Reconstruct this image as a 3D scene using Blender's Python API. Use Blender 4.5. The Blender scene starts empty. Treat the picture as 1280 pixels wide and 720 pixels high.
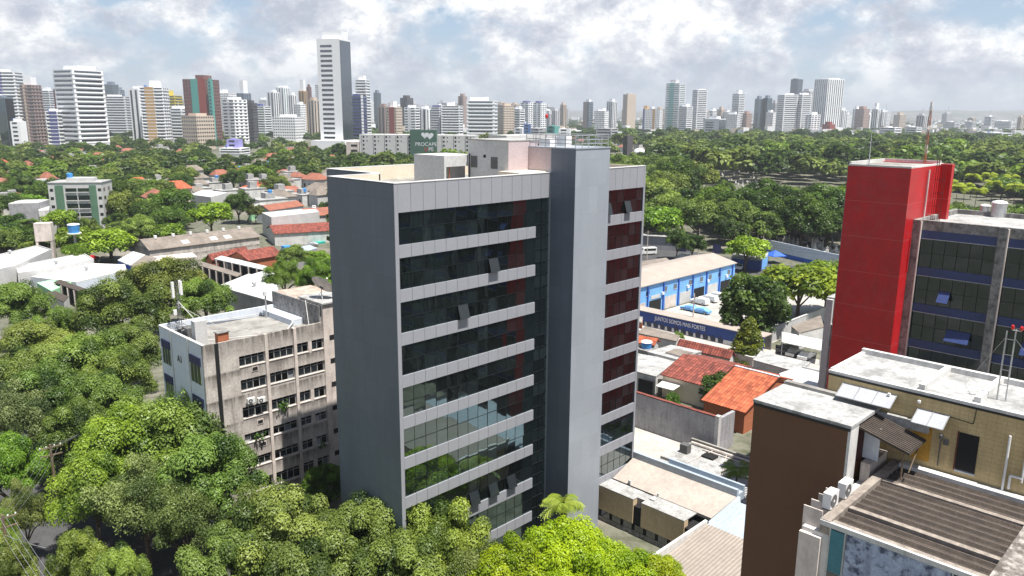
import bpy, math, random
import numpy as np
from mathutils import Vector, Matrix
R_ = math.radians
C = bpy.context.scene.collection
SC = bpy.context.scene

# ------------------------------------------------------------------ camera
CAM_H, FPX, PITCH, ROLL = 44.0, 975.76, .2197, -.0068     # height (m), focal length in px of a 1280 wide picture
cam_d = bpy.data.cameras.new('camera'); cam = bpy.data.objects.new('camera', cam_d); C.objects.link(cam)
cam_d.sensor_width = 36; cam_d.lens = 36*FPX/1280
cam_d.clip_start = .5; cam_d.clip_end = 40000
cam.matrix_world = Matrix.Translation((0, 0, CAM_H)) @ Matrix.Rotation(math.pi/2-PITCH, 4, 'X') @ Matrix.Rotation(-ROLL, 4, 'Z')
SC.camera = cam

# ------------------------------------------------------------------ sky, sun, exposure
TH = .7895                                   # street grid: u runs right-and-away, v left-and-away
SUN_EL, SUN_AZ_OFF = R_(70), R_(4)           # the sun stands square to the long facades
su = math.sin(TH)*math.cos(SUN_AZ_OFF)+math.cos(TH)*math.sin(SUN_AZ_OFF)
sv = -math.cos(TH)*math.cos(SUN_AZ_OFF)+math.sin(TH)*math.sin(SUN_AZ_OFF)
SUN_DIR = Vector((su*math.cos(SUN_EL), sv*math.cos(SUN_EL), math.sin(SUN_EL))).normalized()
sun_d = bpy.data.lights.new('sun', 'SUN'); sun = bpy.data.objects.new('sun', sun_d); C.objects.link(sun)
sun_d.energy = 5.0; sun_d.angle = R_(.5); sun_d.color = (1, .955, .88)
sun.rotation_euler = SUN_DIR.to_track_quat('Z', 'Y').to_euler()

world = bpy.data.worlds.new("World"); SC.world = world; world.use_nodes = True
nt = world.node_tree; nt.nodes.clear(); L = nt.links.new
def N(t, kind, **kw):
    n = t.nodes.new(kind)
    for k, v in kw.items():
        if k == 'ins':
            for a, b in v.items(): n.inputs[a].default_value = b
        else: setattr(n, k, v)
    return n
out = N(nt, 'ShaderNodeOutputWorld'); bg = N(nt, 'ShaderNodeBackground', ins={'Strength': .058})
sky = N(nt, 'ShaderNodeTexSky', sky_type='NISHITA', sun_disc=False)
sky.sun_elevation = SUN_EL; sky.sun_rotation = math.atan2(SUN_DIR.x, SUN_DIR.y)
sky.altitude = 20; sky.air_density = 1.0; sky.dust_density = .6; sky.ozone_density = 1.2
tc = N(nt, 'ShaderNodeTexCoord')
def noise(t, vec, scale, detail=6, rough=.55, loc=(0, 0, 0), sc=(1, 1, 1), dist=0):
    mp = N(t, 'ShaderNodeMapping', ins={'Location': loc, 'Scale': sc}); t.links.new(vec, mp.inputs['Vector'])
    n = N(t, 'ShaderNodeTexNoise', ins={'Scale': scale, 'Detail': detail, 'Roughness': rough, 'Distortion': dist})
    t.links.new(mp.outputs[0], n.inputs['Vector']); return n.outputs['Fac']
def ramp(t, fac, stops):
    r = N(t, 'ShaderNodeValToRGB'); e = r.color_ramp.elements
    while len(e) < len(stops): e.new(.5)
    for el, (p, c) in zip(e, stops):
        el.position = p; el.color = c if len(c) == 4 else (*c, 1)
    t.links.new(fac, r.inputs[0]); return r.outputs[0]
def mixc(t, fac, a, b, blend='MIX'):
    m = N(t, 'ShaderNodeMix', data_type='RGBA', blend_type=blend)
    for v, i in ((fac, 0), (a, 6), (b, 7)):
        if isinstance(v, (int, float)): m.inputs[i].default_value = v
        elif isinstance(v, tuple): m.inputs[i].default_value = (*v, 1) if len(v) == 3 else v
        else: t.links.new(v, m.inputs[i])
    return m.outputs[2]
def math_(t, op, a, b=0, clamp=False):
    m = N(t, 'ShaderNodeMath', operation=op, use_clamp=clamp)
    for v, i in ((a, 0), (b, 1)):
        if isinstance(v, (int, float)): m.inputs[i].default_value = v
        else: t.links.new(v, m.inputs[i])
    return m.outputs[0]
dirv = tc.outputs['Generated']
big = noise(nt, dirv, 6.5, 9, .58, (3.1, .4, .2), (1, 1, 1.5), .0)
mid = noise(nt, dirv, 17, 8, .6, (.3, 2.2, 1.7), (1, 1, 1.35), .0)
mask = ramp(nt, math_(nt, 'ADD', math_(nt, 'MULTIPLY', big, .72), math_(nt, 'MULTIPLY', mid, .28)), [(.41, (0, 0, 0)), (.49, (1, 1, 1))])
body = noise(nt, dirv, 15, 10, .66, (1.3, 5.2, .7), (1, 1, 1.5), .0)
ccol = ramp(nt, body, [(.37, (5.0, 5.4, 6.4)), (.46, (6.7, 7.0, 7.8)), (.525, (8.5, 8.7, 9.1)), (.585, (11.0, 11.0, 11.0))])
sep = N(nt, 'ShaderNodeSeparateXYZ'); nt.links.new(dirv, sep.inputs[0])
low = ramp(nt, sep.outputs[2], [(.0, (1, 1, 1)), (.16, (1, 1, 1)), (.42, (.25, .25, .25)), (.8, (.12, .12, .12))])
hor = ramp(nt, sep.outputs[2], [(.0, (.25, .25, .25)), (.035, (.75, .75, .75)), (.06, (1, 1, 1))])
skyc = mixc(nt, .5, sky.outputs[0], (5.2, 6.9, 9.6))
skyc = mixc(nt, ramp(nt, sep.outputs[2], [(0, (1, 1, 1)), (.1, (.85, .85, .85)), (.3, (0, 0, 0))]), sky.outputs[0], skyc)
fac = math_(nt, 'MULTIPLY', math_(nt, 'MULTIPLY', mask, low), hor)
L(mixc(nt, fac, skyc, ccol), bg.inputs[0]); L(bg.outputs[0], out.inputs[0])
vs = SC.view_settings; vs.view_transform = 'Standard'; vs.look = 'None'; vs.gamma = 1; vs.exposure = .86; vs.use_curve_mapping = False
SC.render.engine = 'CYCLES'
cy = SC.cycles; cy.max_bounces = 6; cy.diffuse_bounces = 3; cy.glossy_bounces = 3; cy.transmission_bounces = 3; cy.volume_bounces = 0
cy.transparent_max_bounces = 6; cy.caustics_reflective = False; cy.caustics_refractive = False
cy.use_denoising = True; cy.sample_clamp_indirect = 4
try: cy.denoiser = 'OPENIMAGEDENOISE'; cy.denoising_input_passes = 'RGB_ALBEDO_NORMAL'; cy.denoising_prefilter = 'ACCURATE'
except Exception: pass

# ------------------------------------------------------------------ survey helpers: sight lines from the known camera to known heights
U = Vector((math.cos(TH), math.sin(TH))); V = Vector((-math.sin(TH), math.cos(TH)))
def ray(x, y):
    dx, dy = x-640, y-360; c, s = math.cos(ROLL), math.sin(ROLL)
    u = (c*dx+s*dy)/FPX; v = (-s*dx+c*dy)/FPX; c, s = math.cos(PITCH), math.sin(PITCH)
    return Vector((u, c-v*s, -s-v*c))
def G(x, y, z=0):
    r = ray(x, y); t = (z-CAM_H)/r.z; return Vector((r.x*t, r.y*t, z))
def ab(p): p = Vector((p[0], p[1])); return p.dot(U), p.dot(V)
def AB(x, y, z=0): return ab(G(x, y, z))
def XY(a, b): p = U*a+V*b; return p.x, p.y
def pix(p):
    X, Y, Z = p[0], p[1], p[2]-CAM_H; c, s = math.cos(PITCH), math.sin(PITCH)
    zc = Y*c-Z*s; yc = -(Y*s+Z*c); u, v = FPX*X/zc, FPX*yc/zc; c, s = math.cos(ROLL), math.sin(ROLL)
    return 640+c*u-s*v, 360+s*u+c*v
def ZV(x, y, X, Y):
    lo, hi = -20, 400
    for _ in range(50):
        m = (lo+hi)/2
        if pix((X, Y, m))[1] > y: lo = m
        else: hi = m
    return m

# ------------------------------------------------------------------ mesh building
class MB:
    def __init__(s): s.v = []; s.f = []; s.m = []
    def poly(s, pts, m=0):
        n = len(s.v); s.v += [tuple(p) for p in pts]; s.f.append(tuple(range(n, n+len(pts)))); s.m.append(m); return s
    def box(s, x0, x1, y0, y1, z0, z1, m=0):
        n = len(s.v)
        s.v += [(x, y, z) for z in (z0, z1) for x, y in ((x0, y0), (x1, y0), (x1, y1), (x0, y1))]
        for q in ((3, 2, 1, 0), (4, 5, 6, 7), (0, 1, 5, 4), (1, 2, 6, 5), (2, 3, 7, 6), (3, 0, 4, 7)):
            s.f.append(tuple(n+i for i in q)); s.m.append(m)
        return s
    def prism(s, poly, z0, z1, m=0, mt=None):
        poly = [(p[0], p[1]) for p in poly]
        A = sum(poly[i][0]*poly[(i+1) % len(poly)][1]-poly[(i+1) % len(poly)][0]*poly[i][1] for i in range(len(poly)))
        if A < 0: poly = poly[::-1]
        n = len(s.v); k = len(poly); zt = z1 if isinstance(z1, (list, tuple)) else [z1]*k
        if A < 0 and isinstance(z1, (list, tuple)): zt = list(z1)[::-1]
        s.v += [(x, y, z0) for x, y in poly]+[(x, y, z) for (x, y), z in zip(poly, zt)]
        s.f.append(tuple(range(n+k-1, n-1, -1))); s.m.append(m)
        s.f.append(tuple(range(n+k, n+2*k))); s.m.append(m if mt is None else mt)
        for i in range(k): j = (i+1) % k; s.f.append((n+i, n+j, n+k+j, n+k+i)); s.m.append(m)
        return s
    def hexa(s, b, t, m=0):                                       # bottom and top quads, both counter-clockwise from above
        n = len(s.v); s.v += [tuple(p) for p in b]+[tuple(p) for p in t]
        for q in ((3, 2, 1, 0), (4, 5, 6, 7), (0, 1, 5, 4), (1, 2, 6, 5), (2, 3, 7, 6), (3, 0, 4, 7)):
            s.f.append(tuple(n+i for i in q)); s.m.append(m)
        return s
    def tube(s, p, q, r, n=6, m=0, r2=None):
        p, q = Vector(p), Vector(q); r2 = r if r2 is None else r2
        d = (q-p).normalized(); a = d.orthogonal().normalized(); b = d.cross(a); k = len(s.v)
        for c, rr in ((p, r), (q, r2)):
            for i in range(n):
                t = 2*math.pi*i/n; s.v.append(tuple(c+a*(rr*math.cos(t))+b*(rr*math.sin(t))))
        for i in range(n): j = (i+1) % n; s.f.append((k+i, k+j, k+n+j, k+n+i)); s.m.append(m)
        s.f.append(tuple(range(k+n-1, k-1, -1))); s.m.append(m); s.f.append(tuple(range(k+n, k+2*n))); s.m.append(m)
        return s
    def lathe(s, prof, c=(0, 0, 0), n=14, m=0):
        k = len(s.v)
        for r, z in prof:
            for i in range(n): t = 2*math.pi*i/n; s.v.append((c[0]+r*math.cos(t), c[1]+r*math.sin(t), c[2]+z))
        for a in range(len(prof)-1):
            for i in range(n): j = (i+1) % n; s.f.append((k+a*n+i, k+a*n+j, k+a*n+n+j, k+a*n+n+i)); s.m.append(m)
        s.f.append(tuple(range(k+n-1, k-1, -1))); s.m.append(m)
        e = k+(len(prof)-1)*n; s.f.append(tuple(range(e, e+n))); s.m.append(m); return s
    def build(s, name, mats, parent=None, bevel=0, smooth=False):
        me = bpy.data.meshes.new(name); me.from_pydata(s.v, [], s.f); mats = mats if isinstance(mats, (list, tuple)) else [mats]
        for x in mats: me.materials.append(x)
        if len(mats) > 1: me.polygons.foreach_set('material_index', s.m)
        if smooth: me.polygons.foreach_set('use_smooth', [True]*len(s.f))
        me.update(); o = bpy.data.objects.new(name, me); C.objects.link(o)
        if parent is not None: o.parent = parent
        if bevel:
            b = o.modifiers.new('bevel', 'BEVEL'); b.width = bevel; b.segments = 2; b.limit_method = 'ANGLE'
        return o
def tag(o, label=None, cat=None, group=None, kind=None):
    for k, v in (('label', label), ('category', cat), ('group', group), ('kind', kind)):
        if v: o[k] = v
    return o
def thing(name, label, cat, loc=(0, 0, 0), rz=0, group=None):
    o = bpy.data.objects.new(name, None); C.objects.link(o); o.empty_display_size = .5
    o.location = loc; o.rotation_euler = (0, 0, rz); return tag(o, label, cat, group)
def grid_thing(name, label, cat, a, b, group=None, z=0):           # origin on the street grid, local x = u, local y = v
    x, y = XY(a, b); return thing(name, label, cat, (x, y, z), TH, group)
CH = {}
def copy_tree(o, parent=None):
    c = o.copy(); C.objects.link(c)
    if parent is not None: c.parent = parent
    for ch in list(o.children): copy_tree(ch, c)
    return c
def loc_of(root):                                                   # world -> local of a root
    inv = (Matrix.Translation(root.location) @ Matrix.Rotation(root.rotation_euler.z, 4, 'Z')).inverted()
    return lambda p: inv @ Vector(p)

# ------------------------------------------------------------------ materials
def mat(name, col, col2=None, scale=.6, rough=.75, metal=0, streak=0, scol=(.03, .028, .025), bump=0, bscale=6, spec=.4, patch=0, pcol=(.05, .045, .04), fine=.12, pat=None, sill=None):
    m = bpy.data.materials.new(name); m.use_nodes = True; t = m.node_tree
    b = t.nodes['Principled BSDF']; tc = N(t, 'ShaderNodeTexCoord').outputs['Object']
    if col2 is None: col2 = tuple(c*.82 for c in col)
    n1 = noise(t, tc, scale, 6, .6)
    c = mixc(t, ramp(t, n1, [(.35, (0, 0, 0)), (.65, (1, 1, 1))]), col, col2)
    if fine:
        n2 = noise(t, tc, scale*9, 4, .6)
        c = mixc(t, fine, c, ramp(t, n2, [(.3, (.0, .0, .0)), (.7, (1, 1, 1))]), 'OVERLAY')
    if patch:
        n3 = noise(t, tc, scale*1.7, 8, .68, (5, 3, 1)); c = mixc(t, math_(t, 'MULTIPLY', ramp(t, n3, [(.5, (0, 0, 0)), (.62, (1, 1, 1))]), patch), c, pcol)
    if streak:
        n4 = noise(t, tc, 1.0, 6, .65, (2, 7, 0), (1.7, 1.7, .22)); n5 = noise(t, tc, .35, 4, .6, (9, 1, 4))
        f = math_(t, 'MULTIPLY', ramp(t, n4, [(.44, (0, 0, 0)), (.66, (1, 1, 1))]), ramp(t, n5, [(.36, (0, 0, 0)), (.6, (1, 1, 1))]))
        c = mixc(t, math_(t, 'MULTIPLY', f, streak), c, scol)
    if sill:                                                        # run-off dirt hanging below each sill and the parapet edge
        sp = N(t, 'ShaderNodeSeparateXYZ'); t.links.new(tc, sp.inputs[0]); z = sp.outputs[2]
        ph = math_(t, 'FRACT', math_(t, 'DIVIDE', math_(t, 'SUBTRACT', sill[1], z), sill[0])); d1 = ramp(t, ph, [(.0, (0, 0, 0)), (.07, (.95, .95, .95)), (.3, (.35, .35, .35)), (.55, (0, 0, 0))])
        tp = ramp(t, math_(t, 'DIVIDE', z, sill[2]), [(.9, (0, 0, 0)), (.985, (1, 1, 1))]); st_ = noise(t, tc, 1, 5, .7, (1, 1, 0), (2.6, 2.6, .16)); lg = noise(t, tc, .16, 3, .5, (4, 4, 4))
        f = math_(t, 'MULTIPLY', math_(t, 'MAXIMUM', d1, tp), ramp(t, st_, [(.3, (0, 0, 0)), (.55, (1, 1, 1))])); f = math_(t, 'MULTIPLY', f, ramp(t, lg, [(.3, (.4, .4, .4)), (.55, (1, 1, 1))]))
        c = mixc(t, math_(t, 'MULTIPLY', f, .93), c, scol)
    hgt = None
    if pat:
        kind, axis, per, dcol, dw = pat                              # stripes of a period along one axis: corrugation, tile courses, joints
        sp = N(t, 'ShaderNodeSeparateXYZ'); t.links.new(tc, sp.inputs[0]); q = sp.outputs[axis]
        ph = math_(t, 'FRACT', math_(t, 'DIVIDE', q, per))
        tri = math_(t, 'ABSOLUTE', math_(t, 'SUBTRACT', ph, .5))     # 0 in the middle, .5 on the line
        line = math_(t, 'GREATER_THAN', tri, .5-dw/2)
        if kind == 'line': c = mixc(t, math_(t, 'MULTIPLY', line, .8), c, dcol)
        if kind == 'panel':
            wn = N(t, 'ShaderNodeTexWhiteNoise', noise_dimensions='2D'); cb = N(t, 'ShaderNodeCombineXYZ'); t.links.new(math_(t, 'FLOOR', math_(t, 'DIVIDE', q, per)), cb.inputs[0]); t.links.new(math_(t, 'FLOOR', math_(t, 'DIVIDE', sp.outputs[2], per*2)), cb.inputs[1]); t.links.new(cb.outputs[0], wn.inputs[0])
            c = mixc(t, .08, c, mixc(t, .5, wn.outputs[0], (.5, .5, .5)), 'OVERLAY'); ph2 = math_(t, 'FRACT', math_(t, 'DIVIDE', sp.outputs[2], per*2)); l2 = math_(t, 'GREATER_THAN', math_(t, 'ABSOLUTE', math_(t, 'SUBTRACT', ph2, .5)), .5-dw/4)
            c = mixc(t, math_(t, 'MULTIPLY', math_(t, 'MAXIMUM', line, l2), .6), c, dcol)
            dn = noise(t, tc, 1, 5, .6, (3, 3, 0), (.9, .9, .07)); c = mixc(t, math_(t, 'MULTIPLY', ramp(t, dn, [(.5, (0, 0, 0)), (.7, (1, 1, 1))]), .22), c, dcol)
        if kind == 'wave':
            hgt = tri; c = mixc(t, math_(t, 'MULTIPLY', math_(t, 'POWER', math_(t, 'MULTIPLY', tri, 2), 3), dw), c, dcol)
        if kind == 'tile':
            q2 = sp.outputs[1-axis]; ph2 = math_(t, 'FRACT', math_(t, 'DIVIDE', q2, per*1.7)); hgt = math_(t, 'ADD', tri, math_(t, 'MULTIPLY', ph2, .5))
            c = mixc(t, math_(t, 'MULTIPLY', math_(t, 'POWER', math_(t, 'MULTIPLY', tri, 2), 2), dw), c, dcol)
            c = mixc(t, math_(t, 'MULTIPLY', math_(t, 'GREATER_THAN', ph2, .82), .55), c, dcol)
            wn = N(t, 'ShaderNodeTexWhiteNoise', noise_dimensions='2D'); cb = N(t, 'ShaderNodeCombineXYZ')
            t.links.new(math_(t, 'FLOOR', math_(t, 'DIVIDE', q, per)), cb.inputs[0]); t.links.new(math_(t, 'FLOOR', math_(t, 'DIVIDE', q2, per*1.7)), cb.inputs[1]); t.links.new(cb.outputs[0], wn.inputs[0])
            c = mixc(t, .35, c, wn.outputs[0], 'OVERLAY')
        if kind == 'grid':
            q2 = sp.outputs[2]; per2 = per*.55; ph2 = math_(t, 'FRACT', math_(t, 'DIVIDE', q2, per2)); tri2 = math_(t, 'ABSOLUTE', math_(t, 'SUBTRACT', ph2, .5))
            l2 = math_(t, 'GREATER_THAN', tri2, .5-dw); c = mixc(t, math_(t, 'MULTIPLY', math_(t, 'MAXIMUM', line, l2), .75), c, dcol)
    t.links.new(c, b.inputs['Base Color'])
    b.inputs['Roughness'].default_value = rough; b.inputs['Metallic'].default_value = metal; b.inputs['Specular IOR Level'].default_value = spec
    if bump or hgt is not None:
        bn = N(t, 'ShaderNodeBump', ins={'Strength': min(1, bump or .6), 'Distance': .05})
        h = noise(t, tc, bscale, 5, .6) if hgt is None else math_(t, 'ADD', hgt, math_(t, 'MULTIPLY', noise(t, tc, bscale, 4), .3))
        t.links.new(h, bn.inputs['Height']); t.links.new(bn.outputs[0], b.inputs['Normal'])
    return m
def glass(name, tint=(.125, .155, .165), rough=.02, wav=.04, dark=.006, wscale=.35, refl=None):
    m = bpy.data.materials.new(name); m.use_nodes = True; t = m.node_tree; b = t.nodes['Principled BSDF']
    gi = N(t, 'ShaderNodeNewGeometry').outputs['Random Per Island']; t.links.new(mixc(t, math_(t, 'POWER', gi, 2.2), (dark*.6, dark*.8, dark*.85), (dark*2.6, dark*3.6, dark*4)), b.inputs['Base Color']); b.inputs['Roughness'].default_value = .15; b.inputs['Specular IOR Level'].default_value = .2
    g = N(t, 'ShaderNodeBsdfAnisotropic' if False else 'ShaderNodeBsdfGlossy', ins={'Roughness': rough, 'Color': (*[min(1, c*5.2) for c in tint], 1)})
    fr = N(t, 'ShaderNodeLayerWeight', ins={'Blend': .28}); tc = N(t, 'ShaderNodeTexCoord').outputs['Object']
    f = math_(t, 'ADD', math_(t, 'MULTIPLY', math_(t, 'POWER', fr.outputs['Facing'], 1.6), .5), (.2 if wav else .13) if refl is None else refl)
    if wav:
        bn = N(t, 'ShaderNodeBump', ins={'Strength': .35, 'Distance': wav}); t.links.new(noise(t, tc, wscale, 2, .5), bn.inputs['Height']); t.links.new(bn.outputs[0], g.inputs['Normal'])
    mx = N(t, 'ShaderNodeMixShader'); t.links.new(f, mx.inputs[0]); t.links.new(b.outputs[0], mx.inputs[1]); t.links.new(g.outputs[0], mx.inputs[2])
    t.links.new(mx.outputs[0], t.nodes['Material Output'].inputs['Surface']); return m
def leafmat(name, dark, light, trans=.35):
    m = bpy.data.materials.new(name); m.use_nodes = True; t = m.node_tree; t.nodes.remove(t.nodes['Principled BSDF'])
    oi = N(t, 'ShaderNodeObjectInfo'); geo = N(t, 'ShaderNodeNewGeometry'); at = N(t, 'ShaderNodeAttribute', attribute_name='tone')
    f = math_(t, 'ADD', math_(t, 'MULTIPLY', geo.outputs['Random Per Island'], .18), math_(t, 'MULTIPLY', at.outputs['Fac'], .82))
    c = mixc(t, f, dark, light); c = mixc(t, 1.0, c, oi.outputs['Color'], 'MULTIPLY')
    d = N(t, 'ShaderNodeBsdfDiffuse'); tr = N(t, 'ShaderNodeBsdfTranslucent'); gl = N(t, 'ShaderNodeBsdfGlossy', ins={'Roughness': .45, 'Color': (.9, .95, .85, 1)})
    t.links.new(c, d.inputs[0]); t.links.new(mixc(t, .5, c, mixc(t, 1.0, c, (1.5, 1.45, .5), 'MULTIPLY')), tr.inputs[0])
    m1 = N(t, 'ShaderNodeMixShader', ins={0: trans}); t.links.new(d.outputs[0], m1.inputs[1]); t.links.new(tr.outputs[0], m1.inputs[2])
    m2 = N(t, 'ShaderNodeMixShader', ins={0: .02}); t.links.new(m1.outputs[0], m2.inputs[1]); t.links.new(gl.outputs[0], m2.inputs[2])
    t.links.new(m2.outputs[0], t.nodes['Material Output'].inputs['Surface']); return m
M = {}
M['glass'] = glass('tinted_glass', (.112, .155, .16)); M['glass_plain'] = glass('plain_glass'); M['farglass'] = glass('window_glass', (.15, .16, .18), .12, 0, .012)
M['glassblue'] = glass('blue_glass', (.1, .125, .14), .03, .03, .002, refl=.09)
M['casement'] = mat('casement_glass', (.022, .028, .032), rough=.1, fine=0)
M['whitesheet'] = mat('white_sheet_roof', (.6, .6, .595), (.5, .5, .497), .3, .6, patch=.3, pcol=(.34, .33, .31), pat=('line', 0, 1.1, (.38, .38, .37), .05))
M['mullion'] = mat('dark_mullion', (.012, .015, .017), rough=.35, fine=0)
M['pane'] = mat('window_frame_metal', (.45, .45, .44), rough=.5)
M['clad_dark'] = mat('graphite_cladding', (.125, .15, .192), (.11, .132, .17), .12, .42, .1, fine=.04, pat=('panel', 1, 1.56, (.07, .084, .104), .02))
M['clad_tower'] = mat('silver_blue_cladding', (.352, .386, .435), (.335, .368, .415), .3, .4, .15, fine=.03, pat=('panel', 0, 1.25, (.27, .3, .35), .02))
M['clad_light'] = mat('silver_cladding', (.31, .318, .352), (.295, .303, .336), .4, .45, .05, fine=.03)
M['cream'] = mat('cream_render', (.72, .63, .51), (.66, .57, .45), .5, .85)
M['white'] = mat('white_paint', (.56, .56, .555), (.48, .48, .477), .4, .7, streak=.12, scol=(.35, .33, .3))
M['offwhite'] = mat('weathered_white', (.66, .65, .63), (.5, .5, .49), .5, .8, streak=.4, scol=(.16, .15, .14))
M['mauve'] = mat('mauve_render', (.5, .42, .44), (.45, .38, .4), .6, .8, streak=.2, scol=(.3, .2, .22))
M['roofgrey'] = mat('roof_screed', (.32, .31, .29), (.22, .215, .2), .35, .9, patch=.6, pcol=(.12, .11, .1), bump=.2)
M['roofwhite'] = mat('white_roof_coating', (.4, .4, .395), (.3, .3, .297), .45, .85, patch=.6, pcol=(.15, .147, .14), bump=.15, fine=.25)
M['concrete'] = mat('stained_concrete', (.58, .53, .49), (.45, .41, .38), .45, .9, streak=.5, scol=(.06, .05, .043), patch=.3, pcol=(.2, .17, .145), bump=.25, fine=.2, sill=(2.95, 17.1, 20.4))
M['concrete_pale'] = mat('pale_concrete', (.68, .6, .55), (.54, .475, .435), .4, .9, streak=.55, scol=(.1, .085, .075), bump=.2)
M['concrete_grey'] = mat('grey_lichen_concrete', (.33, .32, .31), (.2, .195, .19), 1.4, .95, streak=.5, patch=.6, pcol=(.05, .05, .052), bump=.3, fine=.25)
M['wall_grey'] = mat('grey_stained_render', (.36, .36, .38), (.3, .3, .32), .3, .9, streak=.45, scol=(.1, .1, .11), patch=.4, pcol=(.17, .17, .18))
M['bluewhite'] = mat('blue_white_render', (.6, .65, .72), (.55, .6, .67), .4, .8, streak=.1)
M['navy'] = mat('navy_paint', (.02, .025, .09), (.016, .02, .075), .6, .6)
M['brick'] = mat('bare_brick', (.45, .13, .05), (.35, .1, .04), 2, .9, pat=('line', 2, .09, (.3, .22, .16), .2))
M['brown'] = mat('brown_tiles', (.3, .128, .052), (.255, .108, .044), .5, .6, fine=.08, pat=('grid', 0, .3, (.075, .04, .025), .05))
M['yellowtile'] = mat('yellow_ceramic_tiles', (.54, .42, .22), (.46, .35, .175), .9, .5, streak=.5, scol=(.2, .15, .08), pat=('grid', 1, .42, (.31, .245, .13), .045))
M['yellowdoor'] = mat('mustard_door_paint', (.5, .27, .035), (.42, .22, .03), 1, .6, streak=.4, scol=(.2, .1, .02))
M['fibro'] = mat('fibre_cement_roof', (.08, .064, .053), (.05, .04, .034), 1.2, .95, patch=.5, pcol=(.05, .042, .036), bump=.4, bscale=20, fine=.3)
M['fibro_pale'] = mat('lichen_ridge', (.32, .28, .24), (.19, .16, .14), 2.5, .95, bump=.3, fine=.3)
M['fibro_grey'] = mat('grey_corrugated_roof', (.25, .215, .185), (.17, .145, .125), .35, .95, patch=.3, pcol=(.09, .08, .07), pat=('wave', 0, .35, (.1, .085, .07), .35), bump=.5)
M['fibro_beige'] = mat('beige_corrugated_roof', (.36, .315, .28), (.3, .262, .23), .35, .9, patch=.25, pcol=(.36, .31, .27), pat=('wave', 0, .9, (.36, .31, .27), .55), bump=.4)
M['metalroof'] = mat('beige_metal_roof', (.4, .355, .315), (.34, .3, .267), .25, .65, streak=0, patch=.3, pcol=(.5, .44, .38), pat=('line', 1, 1.0, (.45, .4, .36), .03))
M['rib'] = mat('ribbed_roof', (.33, .29, .255), (.28, .245, .215), .3, .8, pat=('wave', 1, .36, (.16, .135, .115), .9), bump=.8)
M['paleblue'] = mat('pale_blue_metal', (.36, .42, .48), (.31, .36, .415), .4, .5, pat=('wave', 1, .5, (.4, .45, .5), .4))
M['beige'] = mat('beige_render', (.6, .47, .3), (.55, .425, .27), .3, .85, streak=.15, scol=(.3, .22, .14))
M['red'] = mat('red_paint', (.5, .009, .013), (.41, .009, .013), .55, .38, fine=.15, streak=.3, scol=(.2, .02, .02), patch=.3, pcol=(.36, .05, .06), pat=('line', 2, 3.3, (.5, .12, .12), .012))
M['blue'] = mat('sky_blue_paint', (.2, .46, .86), (.17, .4, .78), .5, .7, streak=.12)
M['bluedeep'] = mat('deep_blue_paint', (.018, .05, .22), (.014, .042, .18), .5, .7, patch=.2, pcol=(.01, .02, .06))
M['bluemid'] = mat('strong_blue_paint', (.03, .12, .5), (.03, .1, .42), .5, .6)
M['bluepanel'] = mat('blue_spandrel_panel', (.035, .055, .16), (.03, .046, .135), .4, .35)
M['tile_red'] = mat('old_red_roof_tiles', (.34, .085, .055), (.2, .055, .042), .9, .9, patch=.4, pcol=(.07, .04, .035), pat=('tile', 0, .5, (.07, .022, .018), .85), bump=.9)
M['tile_orange'] = mat('orange_roof_tiles', (.52, .135, .06), (.38, .095, .045), .8, .9, patch=.25, pcol=(.25, .08, .05), pat=('tile', 0, .5, (.2, .05, .026), .75), bump=.8)
M['tile_far'] = mat('terracotta_roof', (.3, .115, .075), (.2, .08, .055), .25, .9)
M['crest'] = mat('roof_crest', (.14, .115, .1), (.085, .068, .058), 2, .95, fine=.3)
M['dark'] = mat('dark_interior', (.012, .012, .013), rough=.9, fine=0)
M['grille'] = mat('grey_grille', (.12, .12, .12), rough=.6)
M['plastic'] = mat('white_plastic', (.75, .75, .74), (.7, .7, .69), 2, .45)
M['steel'] = mat('galvanised_steel', (.5, .51, .52), (.4, .41, .42), 2, .4, .6)
M['black'] = mat('black_rubber', (.02, .02, .02), rough=.8)
M['redlamp'] = mat('red_lamp_lens', (.6, .02, .02), rough=.3)
M['greenwall'] = mat('dark_green_tiles', (.1, .2, .13), (.085, .17, .11), .4, .6)
M['signgreen'] = mat('sign_green', (.055, .12, .085), (.05, .11, .078), .1, .6, fine=.02)
M['mint'] = mat('mint_green_paint', (.36, .66, .4), (.32, .6, .36), .4, .8)
M['teal'] = mat('teal_paint', (.03, .36, .3), (.03, .3, .26), .4, .7)
M['tankblue'] = mat('blue_tank', (.06, .28, .66), (.05, .24, .58), .8, .45)
M['wood'] = mat('weathered_wood', (.2, .15, .1), (.13, .095, .065), 2, .85, streak=.4)
M['bark'] = mat('bark', (.14, .105, .075), (.075, .056, .042), 3, .95, bump=.5)
M['tomb'] = mat('white_tombstone', (.7, .68, .66), (.5, .48, .46), .8, .8)
M['glasspane'] = mat('frosted_awning', (.42, .43, .46), (.36, .37, .4), 1.2, .35, patch=.3, pcol=(.3, .3, .32))
M['lettering'] = mat('white_letters', (.72, .74, .78), rough=.6, fine=0)
M['darkletter'] = mat('dark_letters', (.02, .03, .06), rough=.6, fine=0)
M['tealpanel'] = mat('teal_window_panel', (.05, .2, .25), (.045, .17, .21), 1, .3)
M['peel'] = mat('peeling_blue_paint', (.30, .36, .5), (.4, .46, .58), 1.0, .8, patch=.95, pcol=(.055, .065, .11), streak=.6, scol=(.05, .06, .1), fine=.2)
M['leaf_olive'] = leafmat('olive_leaves', (.024, .054, .009), (.262, .33, .074))
M['leaf_dark'] = leafmat('dark_leaves', (.016, .042, .008), (.11, .175, .03))
M['leaf_lime'] = leafmat('lime_leaves', (.14, .24, .006), (.46, .56, .02), .4)
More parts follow.
